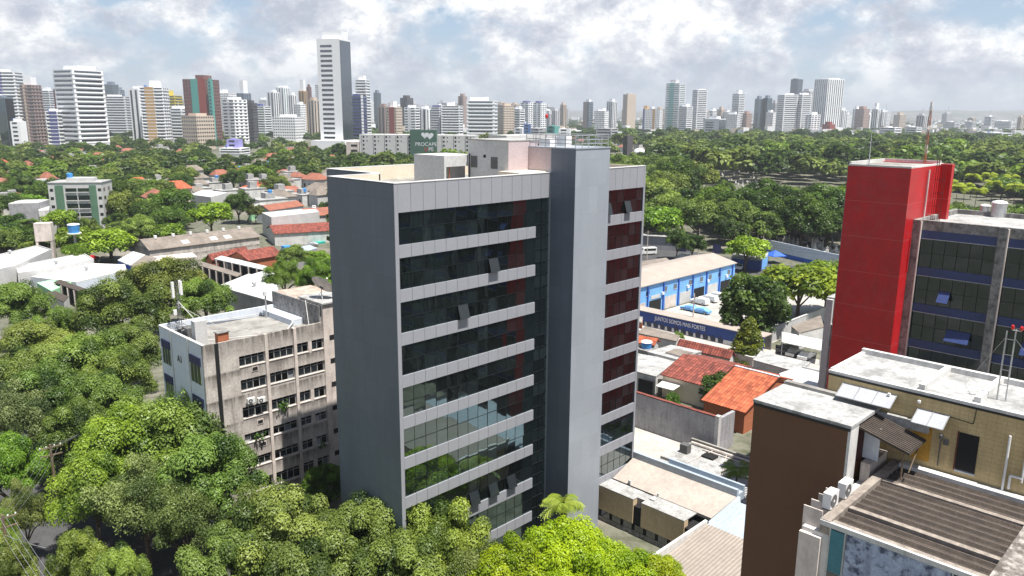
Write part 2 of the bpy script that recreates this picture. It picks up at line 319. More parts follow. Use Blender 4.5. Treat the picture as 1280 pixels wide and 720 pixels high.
M['leaf_pale'] = leafmat('pale_leaves', (.04, .07, .02), (.28, .325, .125))
M['leaf_fresh'] = leafmat('fresh_leaves', (.03, .08, .01), (.225, .335, .04))
M['leaf_palm'] = leafmat('palm_fronds', (.05, .1, .015), (.27, .33, .06), .3)
# ------------------------------------------------------------------ ground, roads, hills
def sheet(name, pts, z, m, kind='structure', label=None, cat=None):
    o = MB().poly([(p[0], p[1], z) for p in pts]).build(name, m); o['kind'] = kind
    return tag(o, label, cat)
gm = bpy.data.materials.new('city_ground'); gm.use_nodes = True; t = gm.node_tree; b = t.nodes['Principled BSDF']; tc = N(t, 'ShaderNodeTexCoord').outputs['Object']
c1 = ramp(t, noise(t, tc, .035, 7, .65), [(.35, (.03, .045, .016)), (.52, (.05, .065, .026)), (.6, (.15, .13, .105)), (.72, (.27, .25, .23))])
c1 = mixc(t, .5, c1, ramp(t, noise(t, tc, .5, 5, .6), [(.3, (.06, .06, .04)), (.7, (.3, .28, .24))]))
t.links.new(c1, b.inputs['Base Color']); b.inputs['Roughness'].default_value = .95
gmb = MB(); RG = [0, 60, 150, 350, 800, 2000, 5000, 12000, 26000]; NG = 48
for i, r in enumerate(RG[1:]):
    for k in range(NG): t0 = 2*math.pi*k/NG; gmb.v.append((r*math.cos(t0), r*math.sin(t0), 0))
gmb.f.append(tuple(range(NG))); gmb.m.append(0)
for i in range(len(RG)-2):
    for k in range(NG): j = (k+1) % NG; gmb.f.append((i*NG+k, i*NG+NG+k, i*NG+NG+j, i*NG+j)); gmb.m.append(0)
tag(gmb.build('ground', gm), 'flat city ground of soil, paving and scrub reaching the horizon', 'ground', kind='structure')
M['asphalt'] = mat('asphalt', (.075, .075, .078), (.05, .05, .053), .4, .9, patch=.3, pcol=(.03, .03, .03), bump=.15, bscale=30)
M['yard'] = mat('concrete_yard', (.44, .42, .39), (.34, .325, .3), .15, .9, patch=.35, pcol=(.14, .13, .12))
M['paving'] = mat('light_paving', (.46, .43, .4), (.36, .34, .31), .3, .9, patch=.3, pcol=(.2, .19, .17))
M['linepaint'] = mat('road_paint', (.7, .7, .66), (.5, .5, .47), 2, .7)
def strip(p, q, w):
    p, q = Vector(p[:2]), Vector(q[:2]); n = (q-p).normalized(); n = Vector((-n.y, n.x))*w/2
    return [p-n, q-n, q+n, p+n]
# street under the trees at the lower left, along the long facades
sheet('road', [XY(a, b) for a, b in ((-20, 36), (36, 36), (36, 44), (-20, 44))], .004, M['asphalt'], label='shaded asphalt street under the trees at lower left', cat='road')
sheet('side_road', [XY(a, b) for a, b in ((12, 44.1), (32, 44.1), (32, 150), (12, 150))], .008, M['asphalt'], label='asphalt side street running away between the left trees', cat='road')
sheet('yard', [XY(a, b) for a, b in ((140, 68), (215, 68), (215, 98), (140, 98))], .008, M['yard'], label='concrete parking yard in front of the long blue building', cat='yard')
sheet('pavement', [XY(a, b) for a, b in ((120, 30), (138, 30), (138, 100), (120, 100))], .008, M['paving'], label='light paved strip beside the long blue wall', cat='pavement')
sheet('street', [G(x, y) for x, y in ((780, 322), (1060, 352), (1060, 335), (940, 322), (780, 300))], .012, M['asphalt'], label='asphalt street passing behind the long blue building', cat='road')
sheet('forecourt', [XY(a, b) for a, b in ((72, 30), (90, 30), (90, 64), (72, 64))], .008, M['paving'], label='light paved court behind the beige roofed annex', cat='yard')
hb = MB(); HS = 90; hn = [random.Random(4).uniform(0, 1) for _ in range(400)]
def hz(t, k): return 45+k*30+55*math.sin(t*3.1+k)**2+30*math.sin(t*7.3+1.2*k)+22*math.sin(t*17+k*2)+9*math.sin(t*41+k)
for k, (d, zz) in enumerate(((7600, .42), (9500, .72), (12000, .9))):
    n = len(hb.v)
    for i in range(HS+1):
        t0 = R_(25)+R_(130)*i/HS; h = max(8, hz(t0, k)*zz)
        for dd, z in ((0, 0), (500, h*.8), (1000, h), (1900, 0)): hb.v.append(((d+dd)*math.cos(t0), (d+dd)*math.sin(t0), z))
    for i in range(HS):
        for q in range(3): a = n+i*4+q; hb.f.append((a, a+1, a+5, a+4)); hb.m.append(0)
M['hills'] = mat('far_hills', (.045, .065, .03), (.17, .15, .125), .006, .95, fine=.3)
hb.v = hb.v
tag(hb.build('hills', M['hills'], smooth=True), 'low wooded hills dotted with houses on the horizon', 'hills', kind='structure')

# ------------------------------------------------------------------ main office tower
A0, B0 = 36.36, 49.0; ZT = 38.7; FH = 3.6; Z0 = ZT-2.297; GH = 2.57; rnd = random.Random(7)
mt = grid_thing('office_building', 'tall grey office block with dark ribbon windows and a blank graphite side wall', 'office building', A0, B0)
w = MB()
w.box(.35, 33.0, .3, 9.3, 0, 37.2).box(5.05, 33.0, 9.3, 17.35, 0, 37.2); w.build('structural_core', M['mullion'], mt)
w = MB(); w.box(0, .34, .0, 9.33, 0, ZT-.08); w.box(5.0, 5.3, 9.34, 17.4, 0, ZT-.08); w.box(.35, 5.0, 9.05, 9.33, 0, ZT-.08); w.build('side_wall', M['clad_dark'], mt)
w = MB(); w.box(5.3, 33.07, 17.36, 17.6, 0, ZT-.08); w.box(33.01, 33.07, .36, 17.36, 0, ZT-.08); w.build('rear_wall', M['clad_light'], mt)
w = MB(); w.box(.345, .362, -.06, .29, 0, ZT); w.build('corner_trim', M['clad_light'], mt)
def joints(name, x0, x1, z0, z1, y=-.05, n=None, m=None):
    n = n or max(1, round((x1-x0)/1.24)); q = MB(); d = (x1-x0)/n
    for i in range(n): q.box(x0+i*d+.014, x0+(i+1)*d-.014, y+rnd.uniform(-.004, .004), y+.2, z0, z1)
    q.build(name, m or M['clad_light'], mt)
w = MB(); w.box(.0, .36, -.05, -.001, 0, ZT-.0); w.build('corner_panel', M['clad_light'], mt)
joints('parapet_panel', .36, 17.95, Z0, ZT-.02); joints('parapet_panel', 22.95, 32.79, Z0+.05, ZT-.02)
w = MB(); w.box(32.79, 33.09, -.06, .3, 0, ZT-.02); w.build('corner_panel', M['clad_light'], mt)
def window_row(x0, x1, z0, z1, openings=(), n=None, gm_='glass'):
    n = n or max(1, round((x1-x0)/1.24)); d = (x1-x0)/n; q = MB(); zm = z0+(z1-z0)*.5
    for i in range(n):
        for za, zb in ((z0, zm), (zm, z1)):
            if (i, za == z0) in openings: continue
            t1, t2 = rnd.gauss(0, .0045), rnd.gauss(0, .0045); xa, xb = x0+i*d, x0+(i+1)*d
            q.poly([(xa, .06-t1-t2, za), (xb, .06+t1-t2, za), (xb, .06+t1+t2, zb), (xa, .06-t1+t2, zb)])
    g = q.build('window_row', M[gm_], mt); f = MB()
    for i in range(n+1): f.box(x0+i*d-.013, x0+i*d+.013, .035, .085, z0, z1)
    f.box(x0, x1, .03, .083, zm-.018, zm+.018); f.build('frame', M['mullion'], g)
    for i, lowp in openings:                                      # top-hung casement tilted out
        xa, xb = x0+i*d+.05, x0+(i+1)*d-.05; s = MB(); a = R_(17); hh = zm-z0-.05; oy, oz = -math.sin(a)*hh, -math.cos(a)*hh
        s.hexa([(xa, .02+oy-.04, zm+oz), (xb, .02+oy-.04, zm+oz), (xb, .02+oy, zm+oz), (xa, .02+oy, zm+oz)], [(xa, -.02, zm-.02), (xb, -.02, zm-.02), (xb, .03, zm-.02), (xa, .03, zm-.02)])
        s.build('open_casement', M['casement'], g)
opensL = {1: ((8, True),), 2: ((5, True),), 3: (), 7: ((8, True), (10, True), (6, True))}
for i in range(10):
    zt = Z0-FH*i; zb = zt-GH
    window_row(.36, 16.08, max(.3, zb), zt, opensL.get(i, ()), 13)
    if zb > 1: joints('spandrel', .36, 16.08, zb-1.03, zb, n=13)
    zt2 = Z0+.058-3.628*i; zb2 = zt2-GH
    window_row(22.95, 32.79, max(.3, zb2), zt2, ((3, True), (6, True)) if i == 0 else (), 9, 'glass_plain')
    if zb2 > 1: joints('spandrel', 22.95, 32.79, zb2-1.04, zb2, n=8)
q = MB()
for i in range(10):
    for k in range(3): z1 = Z0-FH*i-k*1.2; q.poly([(16.08, .1, max(0, z1-1.2)), (17.95, .1+rnd.gauss(0, .004), max(0, z1-1.2)), (17.95, .1, z1), (16.08, .1, z1)]) if z1 > .5 else 0
g = q.build('glazed_slot', M['glass'], mt); f = MB()
for i in range(30):
    z1 = Z0-1.2*i
    if z1 > .3: f.box(16.1, 17.94, .03, .09, z1-.03, z1+.03)
f.box(16.95, 17.0, .03, .09, 0, Z0); f.build('frame', M['mullion'], g)
# stair tower
ZS = ZT+2.32
st = MB(); st.box(17.96, 22.94, -3.07, 5.0, 0, ZS-.1).build('stair_tower', M['clad_tower'], mt)
MB().box(17.95, 17.96, -3.08, -.14, 0, ZS-.09).build('tower_side_shade', M['clad_dark'], mt)  # dark sheet: the shade on this side is put into the colour
w = MB(); w.box(17.9, 22.98, -3.12, 5.05, ZS-.1, ZS); w.build('coping', M['clad_tower'], mt)
w = MB(); w.box(17.94, 17.955, -.1, 4.9, ZT+.2, ZS-.11); w.build('mauve_panel', M['mauve'], mt)
rl = MB()
for x0, x1, y in ((18.1, 22.8, -2.9), (18.1, 22.8, 3.2)):
    for z in (.35, .7, 1.1): rl.tube((x0, y, ZS+z), (x1, y, ZS+z), .04, 5)
    for k in range(6): x = x0+(x1-x0)*k/5; rl.tube((x, y, ZS-.02), (x, y, ZS+1.1), .042, 5)
for x in (18.1, 22.8):
    for z in (.35, .7, 1.1): rl.tube((x, -2.9, ZS+z), (x, 3.2, ZS+z), .04, 5)
    for k in range(1, 5): y = -2.9+6.1*k/5; rl.tube((x, y, ZS-.02), (x, y, ZS+1.1), .042, 5)
rl.build('railing', M['steel'], mt)
w = MB(); w.box(20.6, 21.4, .4, 1.6, ZS, ZS+1.0).box(19.2, 20.1, 1.2, 2.6, ZS, ZS+.7).lathe([(.5, 0), (.5, .8), (.2, .95)], (21.9, 2.2, ZS), 12); w.build('rooftop_equipment', M['plastic'], mt)
# roof
w = MB(); w.box(.35, 33.0, .31, 9.04, 37.2, 37.35).box(5.31, 33.0, 9.05, 17.35, 37.2, 37.34); w.build('roof', M['roofgrey'], mt)
w = MB()
w.box(.34, 17.9, .16, .42, 37.3, ZT-.03).box(23, 32.8, .16, .42, 37.3, ZT-.03).box(.345, .5, .43, 9.0, 37.3, ZT-.03).box(.5, 5.0, 8.85, 9.04, 37.3, ZT-.03).box(5.31, 5.5, 9.05, 17.1, 37.3, ZT-.03).box(5.5, 33.0, 17.1, 17.35, 37.3, ZT-.03).box(32.8, 33.0, .43, 17.1, 37.3, ZT-.03)
w.build('parapet', M['cream'], mt)
w = MB(); w.box(-.02, 17.94, -.08, .44, ZT-.03, ZT+.03).box(22.98, 33.1, -.08, .44, ZT-.03, ZT+.03).box(-.02, .5, .44, 9.36, ZT-.03, ZT+.03).box(.5, 5.3, 8.85, 9.36, ZT-.03, ZT+.03).box(4.98, 5.5, 9.36, 17.62, ZT-.03, ZT+.03).box(5.5, 33.1, 17.1, 17.62, ZT-.03, ZT+.03)
w.build('parapet_cap', M['white'], mt)
def loc(a, b): return a-A0, b-B0
ph = MB(); x0, y0 = loc(48.6, 57.4); x1, y1 = loc(52.7, 62.0)
ph.box(x0, x1, y0+1.6, y1, 37.35, 39.0).box(x0, x1, y0, y1, 39.0, 40.05).box(x0, x0+.25, y0, y0+1.59, 37.35, 39.0)
po = ph.build('roof_shelter', M['white'], mt); MB().tube((x0+.9, y0+.3, 37.35), (x0+.9, y0+.3, 39.0), .07).build('post', M['brick'], po)
ph = MB(); x0, y0 = loc(51.6, 51.8); x1, y1 = loc(57.6, 57.35)
ph.box(x0, x1, y0, y1, 37.35, 41.5); pb = ph.build('lift_room', M['white'], mt)
MB().box(x0-.06, x1+.06, y0-.06, y1+.06, 41.5, 41.6).build('roof', M['roofwhite'], pb)
for yy in (4.2, 1.4): MB().box(x0-.03, x0+.02, y0+yy, y0+yy+.9, 38.9, 40.0).build('window', M['grille'], pb)
MB().box(x0-.04, x0+.02, y0+3.0, y0+3.3, 39.9, 40.15).build('vent', M['dark'], pb)
MB().tube((x0-.1, y1-.3, 37.4), (x0-.1, y1-.3, 40.2), .06).build('drainpipe', M['mullion'], pb)
MB().box(x0+.01, x1-.01, y0-.03, y0-.002, 37.4, 41.45).build('mauve_panel', M['mauve'], pb)
w = MB(); x0, y0 = loc(60.5, 61.0); w.box(x0, 32.4, y0, 14.8, 37.35, 41.7); w.build('plant_room', M['white'], mt)
x0, y0 = loc(54.2, 49.5); MB().box(x0-3.5, 17.94, .45, 3.2, 37.35, 38.8).build('roof_hatch', M['cream'], mt)
MB().tube((22.4, 4.6, ZS), (22.4, 4.6, ZS+2.6), .04).build('mast', M['steel'], mt)
MB().lathe([(.13, 0), (.15, .12), (.13, .3), (.05, .38)], (22.4, 4.6, ZS+2.6), 10).build('warning_lamp', M['redlamp'], mt)

# ------------------------------------------------------------------ helpers for things used many times
def make_ac(name='air_conditioner', label='white outdoor air conditioning unit', w=.85, d=.34, h=.66, loc=(0, 0, 0), rz=0, group=None):
    r = thing(name, label, 'air conditioner', loc, rz, group)
    MB().box(-w/2, w/2, -d/2, d/2, .06, h).build('casing', M['plastic'], r, .02)
    f = MB(); f.tube((-.12, -d/2-.012, h*.52), (-.12, -d/2+.02, h*.52), h*.38, 18); fg = f.build('fan_grille', M['grille'], r)
    MB().tube((-.12, -d/2-.02, h*.52), (-.12, -d/2-.005, h*.52), .07, 10).build('hub', M['plastic'], fg)
    MB().box(-w/2+.05, -w/2+.12, -d/2, d/2, 0, .06).box(w/2-.12, w/2-.05, -d/2, d/2, 0, .06).build('foot', M['black'], r)
    s = MB(); [s.box(w/2-.002, w/2+.012, -d/2+.04, d/2-.04, .12+k*.06, .15+k*.06) for k in range(int((h-.2)/.06))]; s.build('louvre', M['grille'], r)
    return r
def make_dish(label, loc, rz, r=1.1):
    t = thing('satellite_dish', label, 'satellite dish', loc, rz); d = MB(); n = 22
    prof = [(r*k/6, .32*r*(k/6)**2) for k in range(1, 7)]
    for rr, z in prof:
        for i in range(n): a = 2*math.pi*i/n; d.v.append((rr*math.cos(a), rr*math.sin(a), z))
    for k in range(5):
        for i in range(n): j = (i+1) % n; d.f.append((k*n+i, k*n+j, k*n+n+j, k*n+n+i)); d.m.append(0)
    d.f.append(tuple(range(n))); d.m.append(0)
    M_ = Matrix.Translation((0, 0, 1.35)) @ Matrix.Rotation(R_(48), 4, 'X'); d.v = [tuple(M_ @ Vector(p)) for p in d.v]
    d.build('reflector', M['concrete_pale'], t, smooth=True)
    MB().tube((0, 0, 0), (0, 0, 1.35), .05).tube((-.5, .4, 0), (0, 0, .9), .03).tube((.5, .4, 0), (0, 0, .9), .03).build('stand', M['steel'], t)
    e = M_ @ Vector((0, 0, r*.85)); q = MB()
    for a in (0, 2.1, 4.2): q.tube(M_ @ Vector((r*.95*math.cos(a), r*.95*math.sin(a), .3*r)), e, .018, 4)
    q.build('feed_arm', M['steel'], t); MB().tube(e, e+(M_.to_3x3() @ Vector((0, 0, .18))), .08, 8).build('feed_horn', M['plastic'], t); return t
def text(body, size, loc, rot, m, parent, name='lettering', ext=.02, align='CENTER', sx=1):
    cu = bpy.data.curves.new(name, 'FONT'); cu.body = body; cu.size = size; cu.extrude = ext; cu.align_x = align; cu.align_y = 'CENTER'
    cu.materials.append(m); o = bpy.data.objects.new(name, cu); C.objects.link(o); o.location = loc; o.rotation_euler = rot; o.scale = (sx, 1, 1)
    if parent: o.parent = parent
    bpy.context.view_layer.update(); me = bpy.data.meshes.new_from_object(o); q = bpy.data.objects.new(name, me); C.objects.link(q)
    q.location, q.rotation_euler, q.scale, q.parent = o.location, o.rotation_euler, o.scale, parent; bpy.data.objects.remove(o); q.name = name
    return q

# ------------------------------------------------------------------ old concrete block on the left
OA, OB = 32.33, 77.0; OZ = 20.4; LA = 14.3
ob = grid_thing('apartment_block', 'stained concrete walk-up block with rusty window bays and a blue-white end wall', 'apartment block', OA, OB)
def oa(a): return a-OA
w = MB(); w.box(.3, 14.2, .5, 11.0, 0, 19.2).build('structural_core', M['dark'], ob)
w = MB()
w.box(.0, 1.25, 0, .3, 0, OZ).box(1.7, 3.84, -.02, .3, 0, OZ-.05)
w.box(1.26, 1.69, .22, .3, 0, OZ-.1)
ends = [(3.84, 6.85), (7.2, 10.34), (10.72, 14.25)]
WT = [18.4, 15.72, 12.6, 9.45, 6.55, 3.8]; WB = [17.2, 14.45, 11.3, 8.4, 5.4, 2.4]
for x0, x1 in ends:
    zz = OZ-.1
    for t1, b1 in zip(WT, WB): w.box(x0, x1, 0, .3, t1, zz); zz = b1
    w.box(x0, x1, 0, .3, 0, zz)
    w.box(x0, x1, .24, .3, 0, .01)
w.build('facade_wall', M['concrete'], ob)
w = MB(); [w.box(a, a+.36, -.14, .0, 0, OZ-.08) for a in (6.85, 10.35)]; [w.box(a, a+.3, -.0, .3, 0, OZ-.1) for a in (6.88, 10.38)]; w.build('pier', M['concrete_pale'], ob)
MB().box(1.27, 1.68, .1, .215, 0, OZ-.1).build('joint_recess', M['dark'], ob)
rnd = random.Random(3); curt = [mat('curtain_lilac', (.25, .05, .3)), mat('curtain_pale', (.5, .5, .52)), mat('curtain_grey', (.2, .22, .24))]
for bi, (x0, x1) in enumerate(ends):
    for t1, b1 in zip(WT, WB):
        segs = [(x0+.03, x1-.03)] if bi < 2 else [(x0+.05, x0+1.5), (x0+1.95, x1-.1)]
        if bi == 2 and t1 != WT[1]: MB().box(x0+1.5, x0+1.95, .01, .3, b1, t1).build('mullion_wall', M['concrete_pale'], ob)
        elif bi == 2: segs = [(x0+.05, x1-.05)]
        for s0, s1 in segs:
            g = MB(); n = 4 if s1-s0 > 2 else 2; d = (s1-s0)/n; zm = t1-.36
            wn = MB(); wn.box(s0, s1, .18, .22, b1, b1+.06).box(s0, s1, .18, .22, t1-.06, t1).box(s0, s1, .18, .22, zm-.03, zm+.03)
            for k in range(n+1): wn.box(s0+k*d-.03, s0+k*d+.03, .175, .225, b1+.06, t1-.06)
            wf = wn.build('window', M['pane'], ob)
            for k in range(n):
                if rnd.random() < .62: g.poly([(s0+k*d, .23, b1), (s0+(k+1)*d, .23, b1), (s0+(k+1)*d, .23, zm), (s0+k*d, .23, zm)])
            if g.f: g.build('pane', M['farglass'], wf)
            if rnd.random() < .45:
                k = rnd.randrange(n); MB().box(s0+k*d+.05, s0+(k+1)*d-.05, .3, .33, b1+.02, zm).build('curtain', rnd.choice(curt), wf)
            MB().box(s0-.02, s1+.02, -.06, .17, b1-.08, b1+.01).build('sill', M['concrete_pale'], wf)
for x, z in ((5.2, 16.4), (5.4, 10.2), (5.6, 7.5)): MB().box(x, x+.75, -.05, .0, z, z+.55).build('air_conditioner_box', M['concrete_pale'], ob); MB().box(x+.08, x+.67, -.06, -.051, z+.08, z+.47).build('grille', M['dark'], ob)
w = MB(); w.box(14.26, 19.5, -.05, 5.0, 0, 22.4); sh = w.build('stair_shaft', M['concrete_pale'], ob)
for z in (18.28, 15.42, 12.52, 9.55, 6.59, 3.75): MB().box(15.0, 15.7, -.07, -.04, z-.3, z+.3).build('vent_window', M['dark'], sh)
MB().box(14.1, 19.7, -.25, 5.15, 22.4, 22.55).build('shaft_roof', M['roofwhite'], ob)
w = MB(); w.box(14.0, 14.25, .3, 11.2, 19.3, 22.2).box(14.26, 19.5, 5.0, 11.2, 0, 22.0); w.build('stair_rear_wall', M['concrete_grey'], ob)
MB().box(14.2, 19.5, 5.05, 11.25, 22.0, 22.12).build('rear_roof', mat('terracotta_slab', (.5, .4, .34), (.35, .27, .22), .6, .9, patch=.4), ob)
MB().box(.3, 14.0, .3, 11.0, 19.25, 19.4).build('roof', M['roofgrey'], ob)
w = MB(); w.box(.0, 14.0, 10.95, 11.2, 0, OZ+.1).box(12.5, 13.99, 4.0, 10.9, 19.4, 20.1); w.build('rear_parapet', M['bluewhite'], ob)
w = MB(); w.box(-.02, .26, .3, 11.2, 0, OZ); ew = w.build('end_wall', M['bluewhite'], ob)
w = MB(); [w.box(-.1, -.021, y, y+.14, 0, OZ-.02) for y in (3.5, 7.9)]; w.box(-.06, .28, .0, 11.25, OZ, OZ+.06); w.build('end_trim', M['white'], ob)
for y0, y1, t1, b1 in ((8.5, 10.6, 19.0, 16.2), (.7, 3.2, 18.9, 15.9), (8.5, 10.6, 14.9, 12.2), (.7, 3.2, 14.4, 11.5)):
    f = MB().box(-.06, -.021, y0, y1, b1, t1-.9).build('end_window', M['farglass'], ob)
    MB().box(-.14, -.021, y0-.05, y1+.05, t1-.9, t1).build('navy_blind', M['navy'], f)
    m_ = MB(); [m_.box(-.09, -.061, y0+(y1-y0)*k/3-.03, y0+(y1-y0)*k/3+.03, b1, t1-.9) for k in range(4)]; m_.build('frame', M['pane'], f)
text('A1', 1.1, (-.05, 6.0, 17.6), (R_(90), 0, R_(-90)), M['grille'], ob, ext=.03)
w = MB(); w.box(1.9, 3.1, .4, 1.1, OZ-.6, OZ+.85); bs = w.build('brick_stub', M['brick'], ob); MB().box(1.8, 3.2, .3, 1.2, OZ+.85, OZ+.95).build('cap', M['concrete_grey'], bs)
w = MB(); w.box(.9, 2.2, 3.6, 4.5, 19.4, 22.1); w.build('water_tank_wall', M['white'], ob)
w = MB(); w.tube((3.8, 10.9, 19.9), (13.5, 10.7, 19.7), .05, 5).tube((2.5, 5, 19.45), (11.8, 1.4, 19.45), .05, 5).tube((10.5, 2, 19.4), (13.2, 4.5, 19.9), .09, 6).tube((13.0, .9, 19.4), (14.0, 3.2, 22.4), .04, 5); w.build('roof_pipe', M['offwhite'], ob)
lo = XY(33.9, 86.2)
ma = thing('antenna_mast', 'steel telecom mast with white panel antennas on the stained block roof', 'antenna mast', (lo[0], lo[1], 19.4), TH)
w = MB(); H_ = 6.3
for k in range(3): a = 2.1*k; w.tube((.22*math.cos(a), .22*math.sin(a), 0), (.18*math.cos(a), .18*math.sin(a), H_), .035, 5)
for k in range(12):
    for j in range(3): a, a2 = 2.1*j, 2.1*(j+1); z = k*H_/12; w.tube((.2*math.cos(a), .2*math.sin(a), z), (.2*math.cos(a2), .2*math.sin(a2), z+.5), .018, 4)
w.build('lattice', M['grille'], ma)
for a, z, h in ((2.4, 4.2, 1.9), (3.4, 4.4, 1.8), (5.4, 4.6, 1.6), (.6, 4.5, 1.7)): MB().box(-.14, .14, -.07, .07, 0, h).build('panel_antenna', M['plastic'], ma, .03).location = (.5*math.cos(a), .5*math.sin(a), z)
for a, z in ((2.4, 2.3), (1.0, 3.0)): MB().box(-.2, .2, -.12, .12, 0, .6).build('radio_unit', M['plastic'], ma, .02).location = (.4*math.cos(a), .4*math.sin(a), z)
MB().tube((0, 0, 3.9), (2.2, -1.7, .2), .05, 6).tube((0, 0, 3.4), (4.4, -.6, .1), .035, 6).build('stay', M['offwhite'], ma)
lo = XY(33.6, 83.6); eq = thing('equipment_rack', 'tangle of cables and radio cabinets on the block roof beside the mast', 'equipment', (lo[0], lo[1], 19.4), TH)
w = MB(); w.box(-.5, .5, -1.2, .2, .2, 1.6).box(-.4, .4, .6, 1.8, .2, 1.2); w.build('cabinet', M['grille'], eq, .02)
w = MB(); r2 = random.Random(5)
for k in range(22): p = Vector((r2.uniform(-.9, .9), r2.uniform(-1.8, 2.4), r2.uniform(.3, 1.9))); w.tube(p, p+Vector((r2.uniform(-.8, .8), r2.uniform(-1.2, 1.2), r2.uniform(-.4, .4))), .04, 5)
w.build('cable', M['pane'], eq)
lo = XY(47.8, 79.0); make_dish('grey satellite dish on the pale stair roof of the stained block', (lo[0], lo[1], 22.55), R_(150), 1.5)
lo = XY(44.6, 86.6); vt = thing('roof_vent', 'small white capped vent pipe at the block roof corner', 'vent', (lo[0], lo[1], 19.4), 0)
MB().lathe([(.1, 0), (.1, 2.8)], n=8).build('pipe', M['steel'], vt); MB().lathe([(.3, 2.8), (.32, 3.3), (.1, 3.55)], n=10).build('cowl', M['plastic'], vt)
for i, (a, z) in enumerate(((37.0, 13.0), (38.2, 12.75))):
    x, y = XY(a, 76.6); make_ac(label=('white air conditioner on the stained facade, next to the concrete pier', 'white air conditioner on the stained facade, under the upper left window')[1-i], loc=(x, y, z), rz=TH, group='air conditioners on the stained facade')
r4 = random.Random(8)
for x, z, n in ((8.6, 11.6, 60), (5.4, 8.9, 25), (13.4, 5.6, 20)):
    q = MB()
    for k in range(n):
        c_ = Vector((x+r4.gauss(0, .3), -.18+r4.gauss(0, .13), z+r4.gauss(0, .26))); u_ = Vector((r4.gauss(0, 1), r4.gauss(0, 1), r4.gauss(0, 1))).normalized()*.14; v_ = u_.orthogonal()*.8; q.poly([c_-u_, c_-v_, c_+u_, c_+v_])
    q.build('window_plant', M['leaf_fresh'], ob)
# ------------------------------------------------------------------ brown block, yellow tiled block, corrugated roof (right foreground)
br = grid_thing('stair_block', 'plain brown tiled stair block with a pale flat roof', 'building', 38.36, 13.95)
w = MB(); w.box(0, 3.94, .02, 5.2, 0, 28.55).build('brown_wall', M['brown'], br)
w = MB(); w.box(.0, 1.05, -.12, .018, 0, 28.5).box(1.06, 3.9, -.1, .018, 0, 24.9); w.build('white_return', M['offwhite'], br)
w = MB(); w.box(-.05, 4.0, -.15, 5.25, 28.55, 28.72); w.build('roof', M['roofwhite'], br)
w = MB(); w.box(3.55, 3.95, -.1, 5.2, 28.72, 28.9); w.build('roof_kerb', M['roofgrey'], br)
w = MB(); w.box(-.06, -.05, -.1, 5.2, 28.4, 28.56); w.build('drip_edge', M['mullion'], br)
w = MB(); w.box(1.2, 2.0, -.09, -.0, 26.35, 28.3); w.build('doorway', mat('dark_red_door', (.06, .012, .01)), br)
w = MB(); w.hexa([(2.0, -.1, 26.4), (2.04, -.1, 26.4), (2.04, -.9, 26.4), (2.0, -.9, 26.4)][::-1], [(2.0, -.1, 28.2), (2.04, -.1, 28.2), (2.04, -.9, 28.2), (2.0, -.9, 28.2)][::-1]); w.build('door_leaf', M['bluewhite'], br)
yb = grid_thing('tiled_block', 'yellow tiled block with dark doorways and a whitewashed flat roof', 'building', 42.35, 16.8)
w = MB(); w.box(0, 4.9, -34, 0, 0, 29.9).build('wall', M['yellowtile'], yb)
MB().box(.2, 4.7, -33.8, -.2, 29.9, 30.0).build('roof', M['roofwhite'], yb)
w = MB(); w.box(-.04, .2, -34, .03, 29.9, 30.06).box(4.65, 4.95, -34, .03, 29.9, 30.3).box(.2, 4.65, -.2, .03, 29.9, 30.12).box(.3, 4.65, -4.9, -4.6, 30.0, 30.32).box(.3, 4.65, -7.5, -7.2, 30.0, 30.32); w.build('parapet', M['offwhite'], yb)
MB().box(-.055, -.041, -34, .02, 29.78, 29.9).build('drip_edge', M['mullion'], yb)
def yy(b): return b-16.8
d1 = MB().box(-.05, .0, yy(9.95), yy(9.05), 26.35, 28.4).build('dark_doorway', M['dark'], yb); MB().box(-.07, -.04, yy(10.02), yy(9.96), 26.35, 28.45).build('jamb', mat('rust_red_jamb', (.12, .03, .02)), d1)
MB().box(-.05, .0, yy(9.96), yy(9.04), 26.3, 26.42).build('threshold', M['bluewhite'], yb)
d2 = MB().box(-.06, .0, yy(12.1), yy(11.2), 26.35, 28.35).build('yellow_door', M['yellowdoor'], yb); MB().box(-.075, -.061, yy(11.8), yy(11.5), 27.85, 27.98).build('notice', M['brown'], d2)
for lab, b0_, b1_, z, n in (('clear awning over the brown block edge on the yellow wall', 15.95, 13.1, 29.5, 3), ('clear awning above the mustard door on the yellow wall', 12.0, 10.5, 29.1, 2)):
    aw = grid_thing('awning', lab, 'awning', 42.35, b1_, z=z); wdt = b0_-b1_; q = MB()
    q.hexa([(-.95, 0, -.5), (0, 0, -.02), (0, wdt, -.02), (-.95, wdt, -.5)], [(-.95, 0, -.47), (0, 0, .02), (0, wdt, .02), (-.95, wdt, -.47)]); q.build('sheet', M['glasspane'], aw)
    f = MB()
    for k in range(n+1): y = wdt*k/n; f.tube((-.96, y, -.475), (-.01, y, .03), .03, 5)
    f.tube((-.96, 0, -.48), (-.96, wdt, -.48), .025, 5); f.build('frame', M['steel'], aw)
w = MB(); w.tube((-.12, yy(7.75), 26.0), (-.12, yy(7.75), 28.9), .06, 8).tube((-.12, yy(7.0), 26.7), (-.12, yy(7.0), 29.6), .05, 8).tube((-.12, yy(7.5), 26.9), (-.12, yy(7.0), 26.9), .06, 8).tube((-.12, yy(7.5), 26.2), (-.12, yy(7.5), 26.9), .06, 8); w.build('drainpipe', M['plastic'], yb)
w = MB(); w.box(-.12, .0, yy(10.62), yy(10.38), 27.55, 27.85).tube((-.05, yy(10.75), 26.3), (-.05, yy(10.75), 27.8), .03, 5).lathe([(.09, 0), (.1, .2), (.05, .28)], (-.06, yy(10.75), 27.8), 8); w.build('meter_box', M['grille'], yb)
